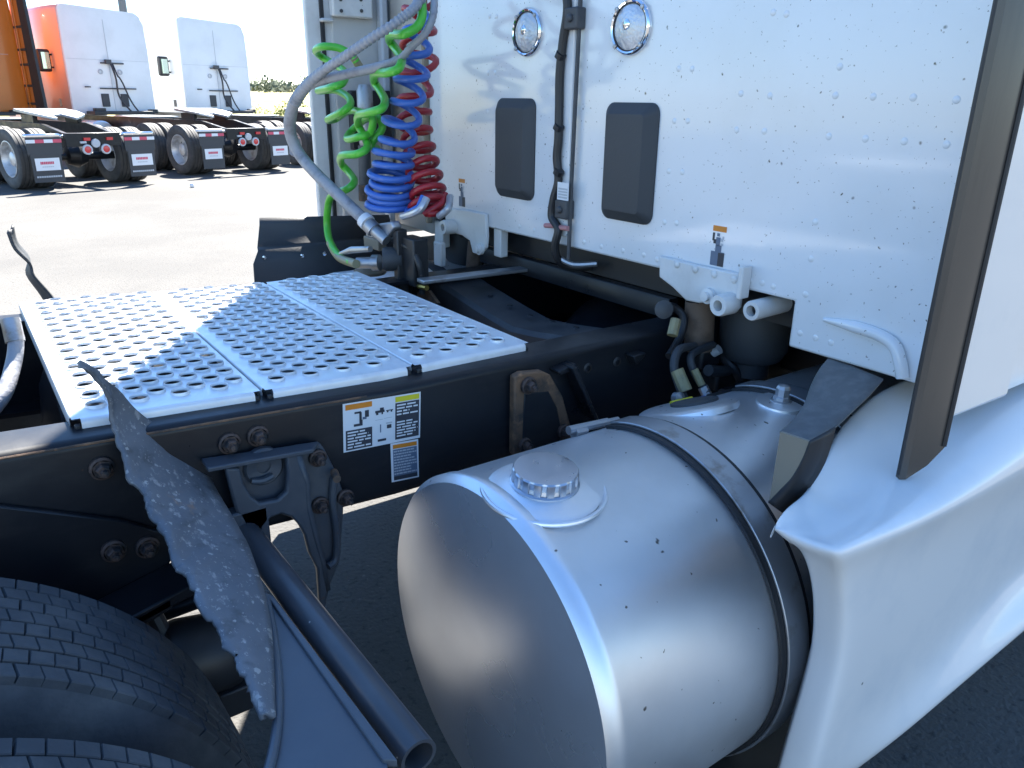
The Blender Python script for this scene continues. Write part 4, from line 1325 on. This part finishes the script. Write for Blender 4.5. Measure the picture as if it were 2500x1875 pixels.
# hose at the rear left of the deck, between the rails
b = MB()
b.tube(crom([(0.047, 0.05, 1.138), (0.0489, 0.03, 1.106), (0.0357, 0, 1.07), (0.0113, -0.05, 1.035), (-0.0225, -0.08, 1.008)], 6), .014, 12)
b.build('brake_hose', 'sheath', T)
b = MB()
b.cyl((0.0486, 0.05, 1.147), (0.0484, 0.03, 1.107), .017, 12)
b.build('hose_fitting', 'steel', T)

# ================================================================== air lines behind the cab
HG = 'air and electric lines hanging behind the cab'
def helix(path, rad, pitch_phase, r, nper=18):
    # path: centre line points, rad: coil radius at each, turns spread by pitch_phase (turn count at each point)
    c = crom(path, 40)
    N = len(c)
    out = []
    tot = pitch_phase[-1]
    steps = int(tot * nper)
    # turn count as a function of the path parameter
    for i in range(steps + 1):
        tn = tot * i / steps
        # locate parameter
        for k in range(len(pitch_phase) - 1):
            if pitch_phase[k] <= tn <= pitch_phase[k + 1] + 1e-9:
                s_ = k + (tn - pitch_phase[k]) / (pitch_phase[k + 1] - pitch_phase[k])
                break
        j = min(N - 1, int(s_ * 40))
        k = min(len(rad) - 2, int(s_)); fr = s_ - k
        rr = rad[k] * (1 - fr) + rad[k + 1] * fr
        t = (c[min(N - 1, j + 2)] - c[max(0, j - 2)]).normalized()
        u = Vector((1, 0, 0)); u = (u - t * u.dot(t)).normalized(); v = t.cross(u)
        an = 2 * PI * tn
        p0 = c[j].lerp(c[min(N - 1, j + 1)], s_ * 40 - j) if j < N - 1 else c[j]
        wob = 1 + .08 * math.sin(tn * 3.1)
        out.append(p0 + (u * math.cos(an) + v * math.sin(an)) * rr * wob)
    return out
def hoses():
    # blue coil
    path = [(1.12, 0.3535, 1.754), (1.12, 0.3713, 1.674), (1.11, 0.3902, 1.591), (1.1, 0.4218, 1.505), (1.09, 0.4545, 1.428), (1.08, 0.4684, 1.349), (1.08, 0.4866, 1.28), (1.08, 0.4932, 1.241)]
    h = helix(path, [.030, .036, .040, .045, .050, .058, .064, .062], [0, 1.2, 2.6, 4.1, 5.6, 8.0, 11.0, 13.0], .0085)
    h = [Vector((1.2, 0.5324, 1.867)) + Vector((0, 0, .2)), Vector((1.15, 0.4177, 1.806))] + h + [Vector((1.07, 0.3627, 1.238)), Vector((1.08, 0.3105, 1.261)), Vector((1.1, 0.318, 1.289))]
    b = MB(); b.tube(h, .0102, 10)
    o = b.build('coiled_air_line', 'blue', None, smooth=60)
    tag(o, 'blue coiled air line hanging behind the cab', 'air line', HG)
    # red coil
    path = [(1.2, 0.467, 1.826), (1.2, 0.507, 1.745), (1.2, 0.5039, 1.658), (1.2, 0.5379, 1.568), (1.19, 0.5251, 1.483), (1.18, 0.4832, 1.398), (1.17, 0.4327, 1.321), (1.16, 0.3987, 1.257), (1.16, 0.3918, 1.228)]
    h = helix(path, [.03, .05, .05, .05, .046, .046, .05, .052, .045], [0, 1, 2.1, 3.2, 4.6, 6.3, 8.3, 10.4, 11.4], .0085)
    b = MB(); b.tube(h + [Vector((1.17, 0.3341, 1.264)), Vector((1.2, 0.3653, 1.285))], .0102, 10)
    o = b.build('coiled_air_line', 'red', None, smooth=60)
    tag(o, 'red coiled air line hanging beside the blue one', 'air line', HG)
    b = MB()
    b.tube(crom([(1.155, 0.3285, 1.228), (1.17, 0.3002, 1.254), (1.2, 0.3388, 1.281)], 6), .011, 10)
    b.tube(crom([(1.065, 0.3824, 1.228), (1.075, 0.3019, 1.254), (1.1, 0.2994, 1.287)], 6), .011, 10)
    for g in b.split('spring_guard', 'coilguard', o): g.location = -o.location
    # green stretched coil
    G = [(1.2, 0.5037, 1.888), (1.08, 0.2674, 1.789), (1.05, 0.2118, 1.745), (1.03, 0.2066, 1.718), (1, 0.2201, 1.702), (1.02, 0.323, 1.707), (1.06, 0.4117, 1.699), (1.07, 0.3946, 1.676), (1.04, 0.3089, 1.65), (1, 0.2527, 1.623), (0.99, 0.2933, 1.614),
         (1.01, 0.4061, 1.614), (1.06, 0.5185, 1.596), (1.06, 0.482, 1.57), (1.04, 0.4164, 1.544), (1, 0.3604, 1.524), (0.99, 0.4218, 1.513), (1.01, 0.5299, 1.503), (1.05, 0.6203, 1.473), (1.05, 0.5787, 1.438),
         (1.02, 0.5028, 1.415), (0.99, 0.5085, 1.398), (0.99, 0.6167, 1.387), (1.03, 0.7205, 1.356), (1.05, 0.7063, 1.327), (1.03, 0.6287, 1.308), (1, 0.6133, 1.289), (0.99, 0.7066, 1.262), (1, 0.7738, 1.226), (1, 0.7976, 1.156), (0.99, 0.7568, 1.106), (0.98, 0.6597, 1.074), (0.97, 0.5521, 1.074)]
    b = MB(); b.tube(crom(G, 6), .0118, 12)
    o = b.build('coiled_air_line', 'green', None, smooth=60)
    tag(o, 'bright green stretched coil line ending in the socket at the deck', 'air line', HG)
    b = MB()
    b.tube(crom([(0.99, 0.7573, 1.103), (0.984, 0.7025, 1.078), (0.977, 0.6333, 1.07), (0.97, 0.5142, 1.076)], 4), .0135, 12)
    f = b.build('ferrule', 'ferrule', o); f.location = -o.location
    G2 = [(1.1, 0.7195, 1.655), (1.09, 0.7229, 1.671), (1.06, 0.7455, 1.693), (1.02, 0.776, 1.698), (1.03, 0.864, 1.691), (1.08, 0.9506, 1.679), (1.1, 0.9049, 1.657), (1.1, 0.8109, 1.629), (1.04, 0.6934, 1.594), (1.01, 0.7265, 1.579), (1.04, 0.8933, 1.571), (1.08, 0.8511, 1.574),
          (1.08, 0.7533, 1.554), (1.05, 0.6705, 1.532), (1.02, 0.6632, 1.512), (1.03, 0.804, 1.485), (1.1, 0.9055, 1.484), (1.09, 0.7685, 1.513), (1.06, 0.5795, 1.506), (1.05, 0.5195, 1.493), (1.05, 0.5413, 1.454), (1.02, 0.5496, 1.444), (1.03, 0.662, 1.432), (1.08, 0.742, 1.451), (1.1, 0.6783, 1.489), (1.08, 0.552, 1.497), (1.09, 0.5408, 1.468), (1.06, 0.5538, 1.424), (1.1, 0.6027, 1.405)]
    b = MB(); b.tube(crom(G2, 6), .0115, 12)
    o = b.build('coiled_air_line', 'green', None, smooth=60)
    tag(o, 'green coil line looping over the far corner panel', 'air line', HG)
    b = MB()
    b.cyl((1.09, 0.7182, 1.669), (1.12, 0.7335, 1.638), .0125, 12)
    f = b.build('ferrule', 'ferrule', o); f.location = -o.location
    # grey sheathed electric line with two branches
    A = crom([(1.25, 0.433, 1.919), (1.05, 0.2255, 1.778), (0.98, 0.2068, 1.73), (0.93, 0.2629, 1.689), (0.9, 0.3545, 1.651), (0.88, 0.4824, 1.611), (0.87, 0.6024, 1.563), (0.87, 0.6875, 1.512), (0.88, 0.7405, 1.452), (0.9, 0.7379, 1.391), (0.92, 0.6683, 1.337), (0.96, 0.5645, 1.265), (1, 0.4964, 1.205), (1.02, 0.4629, 1.173)], 26)
    n = len(A)
    rad = []
    for i in range(n):
        t = i / n
        base = .0115 + .0065 * min(1, max(0, (t - .35) / .2))
        if t < .5: base *= 1 + (.13 if i % 4 < 2 else -.10)
        rad.append(base)
    b = MB(); b.tube(A, rad, 14)
    o = b.build('sheathed_cable', 'sheath', None, smooth=40)
    tag(o, 'grey sheathed electric cable curving out over the deck', 'cable', HG)
    B = crom([(0.87, 0.5821, 1.576), (0.9, 0.5011, 1.597), (0.95, 0.4274, 1.614), (0.99, 0.3671, 1.627), (1.02, 0.296, 1.643), (1.04, 0.25, 1.677), (1.06, 0.2116, 1.709), (1.08, 0.207, 1.752), (1.12, 0.2685, 1.824)], 10)
    b = MB(); b.tube(B, [.0125 if i < 42 else .0095 * (1 + (.1 if i % 2 else -.06)) for i in range(len(B))], 12)
    br = b.build('branch', 'sheath', o, smooth=40); br.location = -o.location
    b = MB()
    b.tube([(0.995, 0.5011, 1.21), (1.012, 0.4673, 1.182)], .0235, 14)
    b.tube([(1.012, 0.4673, 1.182), (1.03, 0.4237, 1.155)], .0175, 12)
    pl = b.build('plug', 'steel', o); pl.location = -o.location
    b = MB()
    b.tube([(0.995, 0.4977, 1.212), (1, 0.4809, 1.201)], .025, 14)
    bd = b.build('tape_band', 'lwhite', o); bd.location = -o.location
hoses()

# valve post and glad hands by the deck corner
def post():
    b = MB()
    b.box((1.06, .395, 1.06), (.035, .03, .26)); b.box((1.085, .36, 1.10), (.05, .09, .14))
    o = b.build('valve_post', 'plastic', T, bevel=.004)
    b = MB()
    c0 = Vector((1.02, 0.4242, 1.101))
    b.lathe([(.0, -.005), (.030, -.005), (.036, .005), (.036, .03), (.03, .05), (.0, .055)], c0, (.9, -.42, 0), 28)
    b.build('socket', 'plasticdk', o)
    b = MB()
    b.lathe([(0, 0), (.018, 0), (.018, .05), (.025, .052), (.025, .075), (0, .08)], (0.985, 0.5398, 1.073), (.65, -.76, .08), 20)
    b.tube([(0.98, 0.6557, 1.084), (0.99, 0.587, 1.106), (1, 0.474, 1.125)], [.006, .011, .009], 10)
    b.build('glad_hand', 'steel', o)
    b = MB()
    b.prism([(1.03, 0.5713, 1.165), (1.03, 0.5294, 1.187), (1.03, 0.3883, 1.216), (1.03, 0.3753, 1.199), (1.03, 0.4549, 1.147), (1.03, 0.567, 1.145)], (.03, 0, 0))
    b.build('upper_glad_hand', 'steel', o, bevel=.006)
    b = MB()
    b.lathe([(0, 0), (.05, 0), (.055, .01), (.03, .04), (0, .045)], (1.08, 0.6545, 1.007), (0, 0, 1), 24)
    b.box((1.09, 0.6291, 1.112), (.03, .11, .035))
    b.build('tan_cap', 'cream', o, bevel=.004)
    for i, pts in enumerate((((1.06, 0.4024, 1.148), (1.07, 0.3415, 1.136), (1.07, 0.3019, 1.102), (1.08, 0.3035, 1.053), (1.08, 0.3058, 1.011)), ((1.07, 0.4357, 1.122), (1.09, 0.4038, 1.104), (1.1, 0.3965, 1.054), (1.1, 0.4377, 0.9742)), ((1.05, 0.4327, 1.159), (1.08, 0.4019, 1.153), (1.1, 0.3549, 1.124), (1.1, 0.3225, 1.054)))):
        b = MB()
        b.tube(crom(pts, 6), .009, 10)
        b.build('air_hose', 'plastic', o)
    b = MB()
    b.cyl((1.075, 0.3151, 1.033), (1.075, 0.2681, 1.037), .008, 8)
    b.build('brass_fitting', 'brass', o)
    b = MB()
    b.prism([(1.1, 0.3767, 1.001), (1.1, 0.305, 1.018), (1.1, 0.2519, 0.9917), (1.1, 0.3646, 0.9604)], (.01, 0, 0))
    b.build('hose_bracket', 'rust', o)
    b = MB()
    b.box((1.3, 0.5769, 1.065), (.02, .05, .08))
    b.build('hanging_bracket', 'whiteplain', T, bevel=.004)
post()

# ================================================================== trucks parked across the yard
PHI = R(17)
GRP = 'tractor units parked across the yard'
def parked(loc, back, flank, label, orange=False, flapsign=True):
    e = empty('tractor_unit', (loc[0], loc[1], 0), PHI)
    tag(e, label, 'truck', GRP)
    # rails with the sloping tail
    for s_ in (-1, 1):
        b = MB()
        x0, x1 = s_ * .36, s_ * .44
        pts = [(0, .80, .92), (.15, .80, .93), (1.0, .82, 1.07), (6.2, .82, 1.07)]
        b.loft([[(x0, y, za), (x1, y, za), (x1, y, zb), (x0, y, zb)] for (y, za, zb) in pts], closed=True, caps=True)
        b.build('frame_rail', 'frame', e, bevel=.006)
    b = MB()
    b.box((0, .02, .82), (.95, .05, .22)); b.box((0, .1, .925), (.9, .2, .012))
    b.build('rear_crossmember', 'frame', e, bevel=.006)
    for (x, z) in ((-.16, .66), (.16, .66)):
        b = MB()
        b.lathe([(0, 0), (.085, 0), (.085, .03), (.07, .035), (.058, .036)], (x, -.03, z), (0, -1, 0), 24)
        t = b.build('tail_light', 'lgrey', e)
        b = MB()
        b.lathe([(.06, .03), (.055, .04), (0, .045)], (x, -.03, z), (0, -1, 0), 24)
        b.build('lens', 'taillight', t)
    b = MB()
    b.lathe([(0, .0), (.075, 0), (.07, .03), (0, .035)], (0, -.03, .76), (0, -1, 0), 24)
    b.box((-.2, -.02, .78), (.1, .03, .035))
    b.split('plate_lamp', 'lgrey', e)
    b = MB()
    b.box((-.13, -.02, .83), (.11, .03, .05)); b.box((.26, -.02, .83), (.11, .03, .05))
    b.split('marker_light', 'taillight', e)
    # mud flaps
    for s_ in (-1, 1):
        xa = s_ * .82
        b = MB()
        b.box((xa, .08, .90), (.56, .12, .06)); b.box((xa * .62, .1, .88), (.3, .05, .05))
        h = b.build('flap_hanger', 'chrome' if flapsign else 'lwhite', e, bevel=.02)
        b = MB()
        b.mi = 0
        for k in range(4):
            b.mi = (k + (0 if s_ < 0 else 1)) % 2
            b.box((xa - .21 + .14 * k, .012, .815), (.14, .006, .055))
        b.split('reflective_tape', ['lwhite', 'lred'], h)
        b = MB()
        b.loft([[(xa - .28, .02, z), (xa + .28, .02, z), (xa + .28, .035, z), (xa - .28, .035, z)] for z in (.88, .70, .60)], closed=True, caps=True)
        b.loft([[(xa - .245, .018 + .02 * (.62 - z), z), (xa + .245, .018 + .02 * (.62 - z), z), (xa + .245, .03 + .02 * (.62 - z), z), (xa - .245, .03 + .02 * (.62 - z), z)] for z in (.62, .4, .15)], closed=True, caps=True)
        f = b.build('mud_flap', 'plasticdk', e, bevel=.006)
        r = [(0, 0, 1, 1, 0, 0)]
        u = .2
        for k in range(8):
            w_ = random.uniform(.055, .085); r.append((u, .5, u + w_ * .85, .72, 6, .002)); u += w_
        for k in range(6):
            r.append((.26 + .08 * k, .26, .26 + .08 * k + .06, .34, 5, .002))
        label_mesh('flap_sign', f, (xa - .195, .012, .345), (.39, 0, 0), (0, 0, .20), (0, -1, 0), r)
        if flapsign:
            b = MB()
            for k in range(11):
                b.box((xa - .19 + .037 * k, .018, .245), (.028, .004, .028))
            b.split('flap_lettering', 'lgrey', f)
    # tandem wheels
    for ya in (.78, 2.12):
        b = MB()
        b.cyl((-1.0, ya, .5), (1.0, ya, .5), .07, 14)
        b.lathe([(0, -.2), (.15, -.16), (.22, 0), (.15, .16), (0, .2)], (0, ya, .52), (1, 0, 0), 20)
        b.build('axle', 'frame', e)
        for xc in (-1.0, -.67, .67, 1.0):
            wh = empty('wheel', (xc, ya, .5)); wh.parent = e
            sg = -1 if xc < 0 else 1
            b = MB()
            hw = .138
            b.lathe([(.29, -hw * .75), (.36, -hw * .95), (.42, -hw), (.465, -hw * .96), (.49, -hw * .85), (.493, -hw * .52), (.485, -hw * .5), (.485, -hw * .45), (.497, -hw * .43), (.498, -.01), (.488, -.008), (.488, .008), (.498, .01), (.497, hw * .43), (.485, hw * .45), (.485, hw * .5), (.493, hw * .52), (.49, hw * .85), (.465, hw * .96), (.42, hw), (.36, hw * .95), (.29, hw * .75)], (0, 0, 0), (1, 0, 0), 56)
            b.build('tyre', 'rubberfar', wh, smooth=35)
            b = MB()
            if abs(xc) > .9:
                # outer dual: deep dish towards the outside
                b.lathe([(.30, .105), (.305, .12), (.292, .122), (.28, .10), (.262, .02), (.24, -.02), (.17, -.03), (.13, -.025), (.12, .06), (.09, .075), (0, .08)], (0, 0, 0), (sg, 0, 0), 40)
            else:
                b.lathe([(.30, .1), (.29, .11), (.27, .05), (.25, .0), (.15, -.01), (0, -.02)], (0, 0, 0), (-sg, 0, 0), 32)
            rm = b.build('rim', 'rim', wh, smooth=40)
            if abs(xc) > .9:
                b = MB()
                for k in range(8):
                    a = 2 * PI * k / 8
                    b.lathe([(0, 0), (.024, 0), (.026, -.003)], (-.0255 * sg, math.cos(a) * .205, math.sin(a) * .205), (sg, 0, 0), 10)
                b.split('hand_hole', 'plastic', wh)
    # fifth wheel
    b = MB()
    b.prism([(-.45, 1.95, 1.30), (.45, 1.95, 1.30), (.47, 1.5, 1.27), (.40, 1.05, 1.22), (.16, .88, 1.16), (.08, 1.3, 1.22), (-.08, 1.3, 1.22), (-.16, .88, 1.16), (-.40, 1.05, 1.22), (-.47, 1.5, 1.27)], (0, 0, -.05))
    f5 = b.build('fifth_wheel', 'steel', e, bevel=.01)
    b = MB()
    b.box((-.38, 1.5, 1.13), (.08, .5, .16)); b.box((.38, 1.5, 1.13), (.08, .5, .16))
    b.split('pedestal', 'frame', f5, bevel=.01)
    # deck
    b = MB()
    b.box((0, 4.0, 1.085), (.95, 1.2, .02))
    b.build('deck', 'alu', e)
    for s_ in (-1, 1):
        b = MB()
        b.lathe([(0, -.02), (.3, 0), (.32, .02), (.32, 1.5), (0, 1.52)], (s_ * .80, 4.6, .66), (0, 1, 0), 36)
        b.build('fuel_tank', 'tank', e)
    # cab
    Y0, hwid, top = 5.4, (1.22 if orange else 1.04), 3.46
    b = MB()
    sec = [(-hwid, 1.12), (hwid, 1.12), (hwid, 2.6), (hwid * .97, top - .28), (hwid * .90, top - .08), (hwid * .78, top), (-hwid * .88, top + .06), (-hwid * .95, top + .03), (-hwid * .985, top - .05), (-hwid, 2.6)]
    if orange:
        sec = [(x, z if z < 2.5 else z + .5) for (x, z) in sec]
    b.loft([[(x, y, z) for (x, z) in sec] for y in (Y0 + .02, Y0 + 1.9, Y0 + 2.3)], closed=True, caps=True)
    b.build('cab_body', flank if orange else back, e, smooth=40)
    if flank != back:
        b = MB()
        b.loft([[(-hwid - .004, y, 1.12), (-hwid - .004, y, 2.6), (-hwid * .985 - .004, y, top - .05), (-hwid * .95 - .004, y, top + .034), (-hwid * .90, y, top + .055)] for y in (Y0 + .02, Y0 + 2.3)])
        b.build('side_panel', flank, e, solid=.004, offset=1)
    b = MB()
    b.prism([(x * .985, Y0, z) for (x, z) in sec], (0, .016, 0))
    wl_ = b.build('cab_back_wall', back, e)
    b = MB()
    b.box((0, Y0 + 3.2, 1.25), (1.9, 1.8, .9))
    b.build('hood', back, e, bevel=.15)
    b = MB()
    b.box((0, Y0 - .004, 2.2), (.012, .006, 2.1)); b.box((0, Y0 - .004, 2.35), (2.0, .004, .006))
    b.split('wall_seam', 'lgrey', wl_)
    b = MB()
    b.box((0.06, Y0 - .04, 2.28), (.56, .05, .035)); b.box((-.05, Y0 - .07, 2.31), (.14, .08, .10)); b.box((.12, Y0 - .05, 1.70), (.9, .03, .03)); b.box((-.62, Y0 - .05, 1.73), (.14, .03, .03))
    b.split('hose_rack', 'framedust', e, bevel=.006)
    for x in (-.24, .24):
        b = MB()
        b.box((x + .02, Y0 - .015, 1.43), (.19, .03, .30))
        b.build('vent_cover', 'plasticdk', e, bevel=.012)
        b = MB()
        b.lathe([(.035, 0), (.06, 0), (.06, .02), (.035, .022)], (x, Y0 - .001, 2.08), (0, -1, 0), 20)
        b.build('work_lamp', 'lgrey', e)
    for i, pts in enumerate((((0, -.08, 2.28), (.03, -.12, 2.1), (.05, -.14, 1.9), (.06, -.12, 1.6), (.12, -.16, 1.4), (.3, -.25, 1.12)), ((.05, -.08, 2.26), (.08, -.18, 2.0), (.10, -.22, 1.95), (.18, -.2, 1.8), (.28, -.2, 1.5), (.38, -.2, 1.3), (.5, -.25, 1.1)))):
        b = MB()
        b.tube(crom([(p[0], Y0 + p[1], p[2]) for p in pts], 6), .022 if i == 0 else .018, 8)
        b.build('hanging_hose', 'plastic', e)
    b = MB()
    b.box((0, Y0 - .25, 1.14), (1.5, .4, .08)); b.box((-.5, Y0 - .2, 1.2), (.25, .15, .1)); b.box((.85, Y0 - .2, 1.17), (.2, .15, .1))
    b.split('cab_suspension', 'plastic', e, bevel=.01)
    # left mirror on its arm
    b = MB()
    b.box((-hwid - .22, Y0 + .55, 2.30), (.30, .12, .50))
    mi_ = b.build('mirror', 'plastic', e, bevel=.05)
    b = MB()
    b.box((-hwid - .20, Y0 + .487, 2.30), (.17, .006, .36))
    b.build('mirror_glass', 'mirrorglass', mi_)
    b = MB()
    b.tube([(-hwid + .02, Y0 + .58, 2.44), (-hwid - .2, Y0 + .57, 2.42)], .02, 8); b.tube([(-hwid + .02, Y0 + .58, 2.15), (-hwid - .2, Y0 + .57, 2.17)], .02, 8)
    b.split('mirror_arm', 'plastic', mi_)
    b = MB()
    b.box((-hwid - .003, Y0 + .55, 1.36), (.012, .14, .18))
    b.build('side_vent', 'plastic', e, bevel=.01)
    # extenders
    for s_ in ((-1, 1) if orange else ()):
        x = s_ * (hwid + .03)
        b = MB()
        b.box((x, Y0 - .17, 2.45), (.035, .5, 2.6))
        ex = b.build('side_extender', back, e, bevel=.01)
        b = MB()
        b.loft([[(x - .03, Y0 - .80, 1.13), (x + .03, Y0 - .80, 1.13), (x + .03, Y0 - .36, 1.13), (x - .03, Y0 - .36, 1.13)], [(x - .03, Y0 - .66, 3.8), (x + .03, Y0 - .66, 3.8), (x + .03, Y0 - .36, 3.8), (x - .03, Y0 - .36, 3.8)]], closed=True, caps=True)
        b.build('edge_trim', 'hinge', ex)
        for z in (1.35, 1.72, 2.15, 2.45, 2.9):
            b = MB()
            b.box((x - s_ * .03, Y0 - .2, z), (.03, .42, .05))
            b.build('strap_hinge', 'plastic', ex, bevel=.01)
        b = MB()
        b.box((x - s_ * .035, Y0 - .12, 2.45), (.03, .05, 2.5))
        b.build('stiffener', back, ex, bevel=.01)
    return e
parked((2.23, 14.03), 'orange', 'orange', 'orange tractor unit at the left edge with signed mud flaps', orange=True)
parked((5.36, 15.54), 'bgwhite', 'salmon', 'tractor unit with white back wall and red side paled in colour for glare', flapsign=False)
parked((8.31, 16.89), 'bgwhite', 'bgwhite', 'all-white tractor unit standing farthest to the right in the row', flapsign=False)
b = MB()
b.lathe([(0, -.0), (.035, .005), (.045, .04), (.03, .075), (0, .085)], (3.6, 13.35, 0.0), (0, 0, 1), 10)
tag(b.build('litter', 'lwhite', None), 'small white scrap of litter on the asphalt by the mud flap', 'litter')
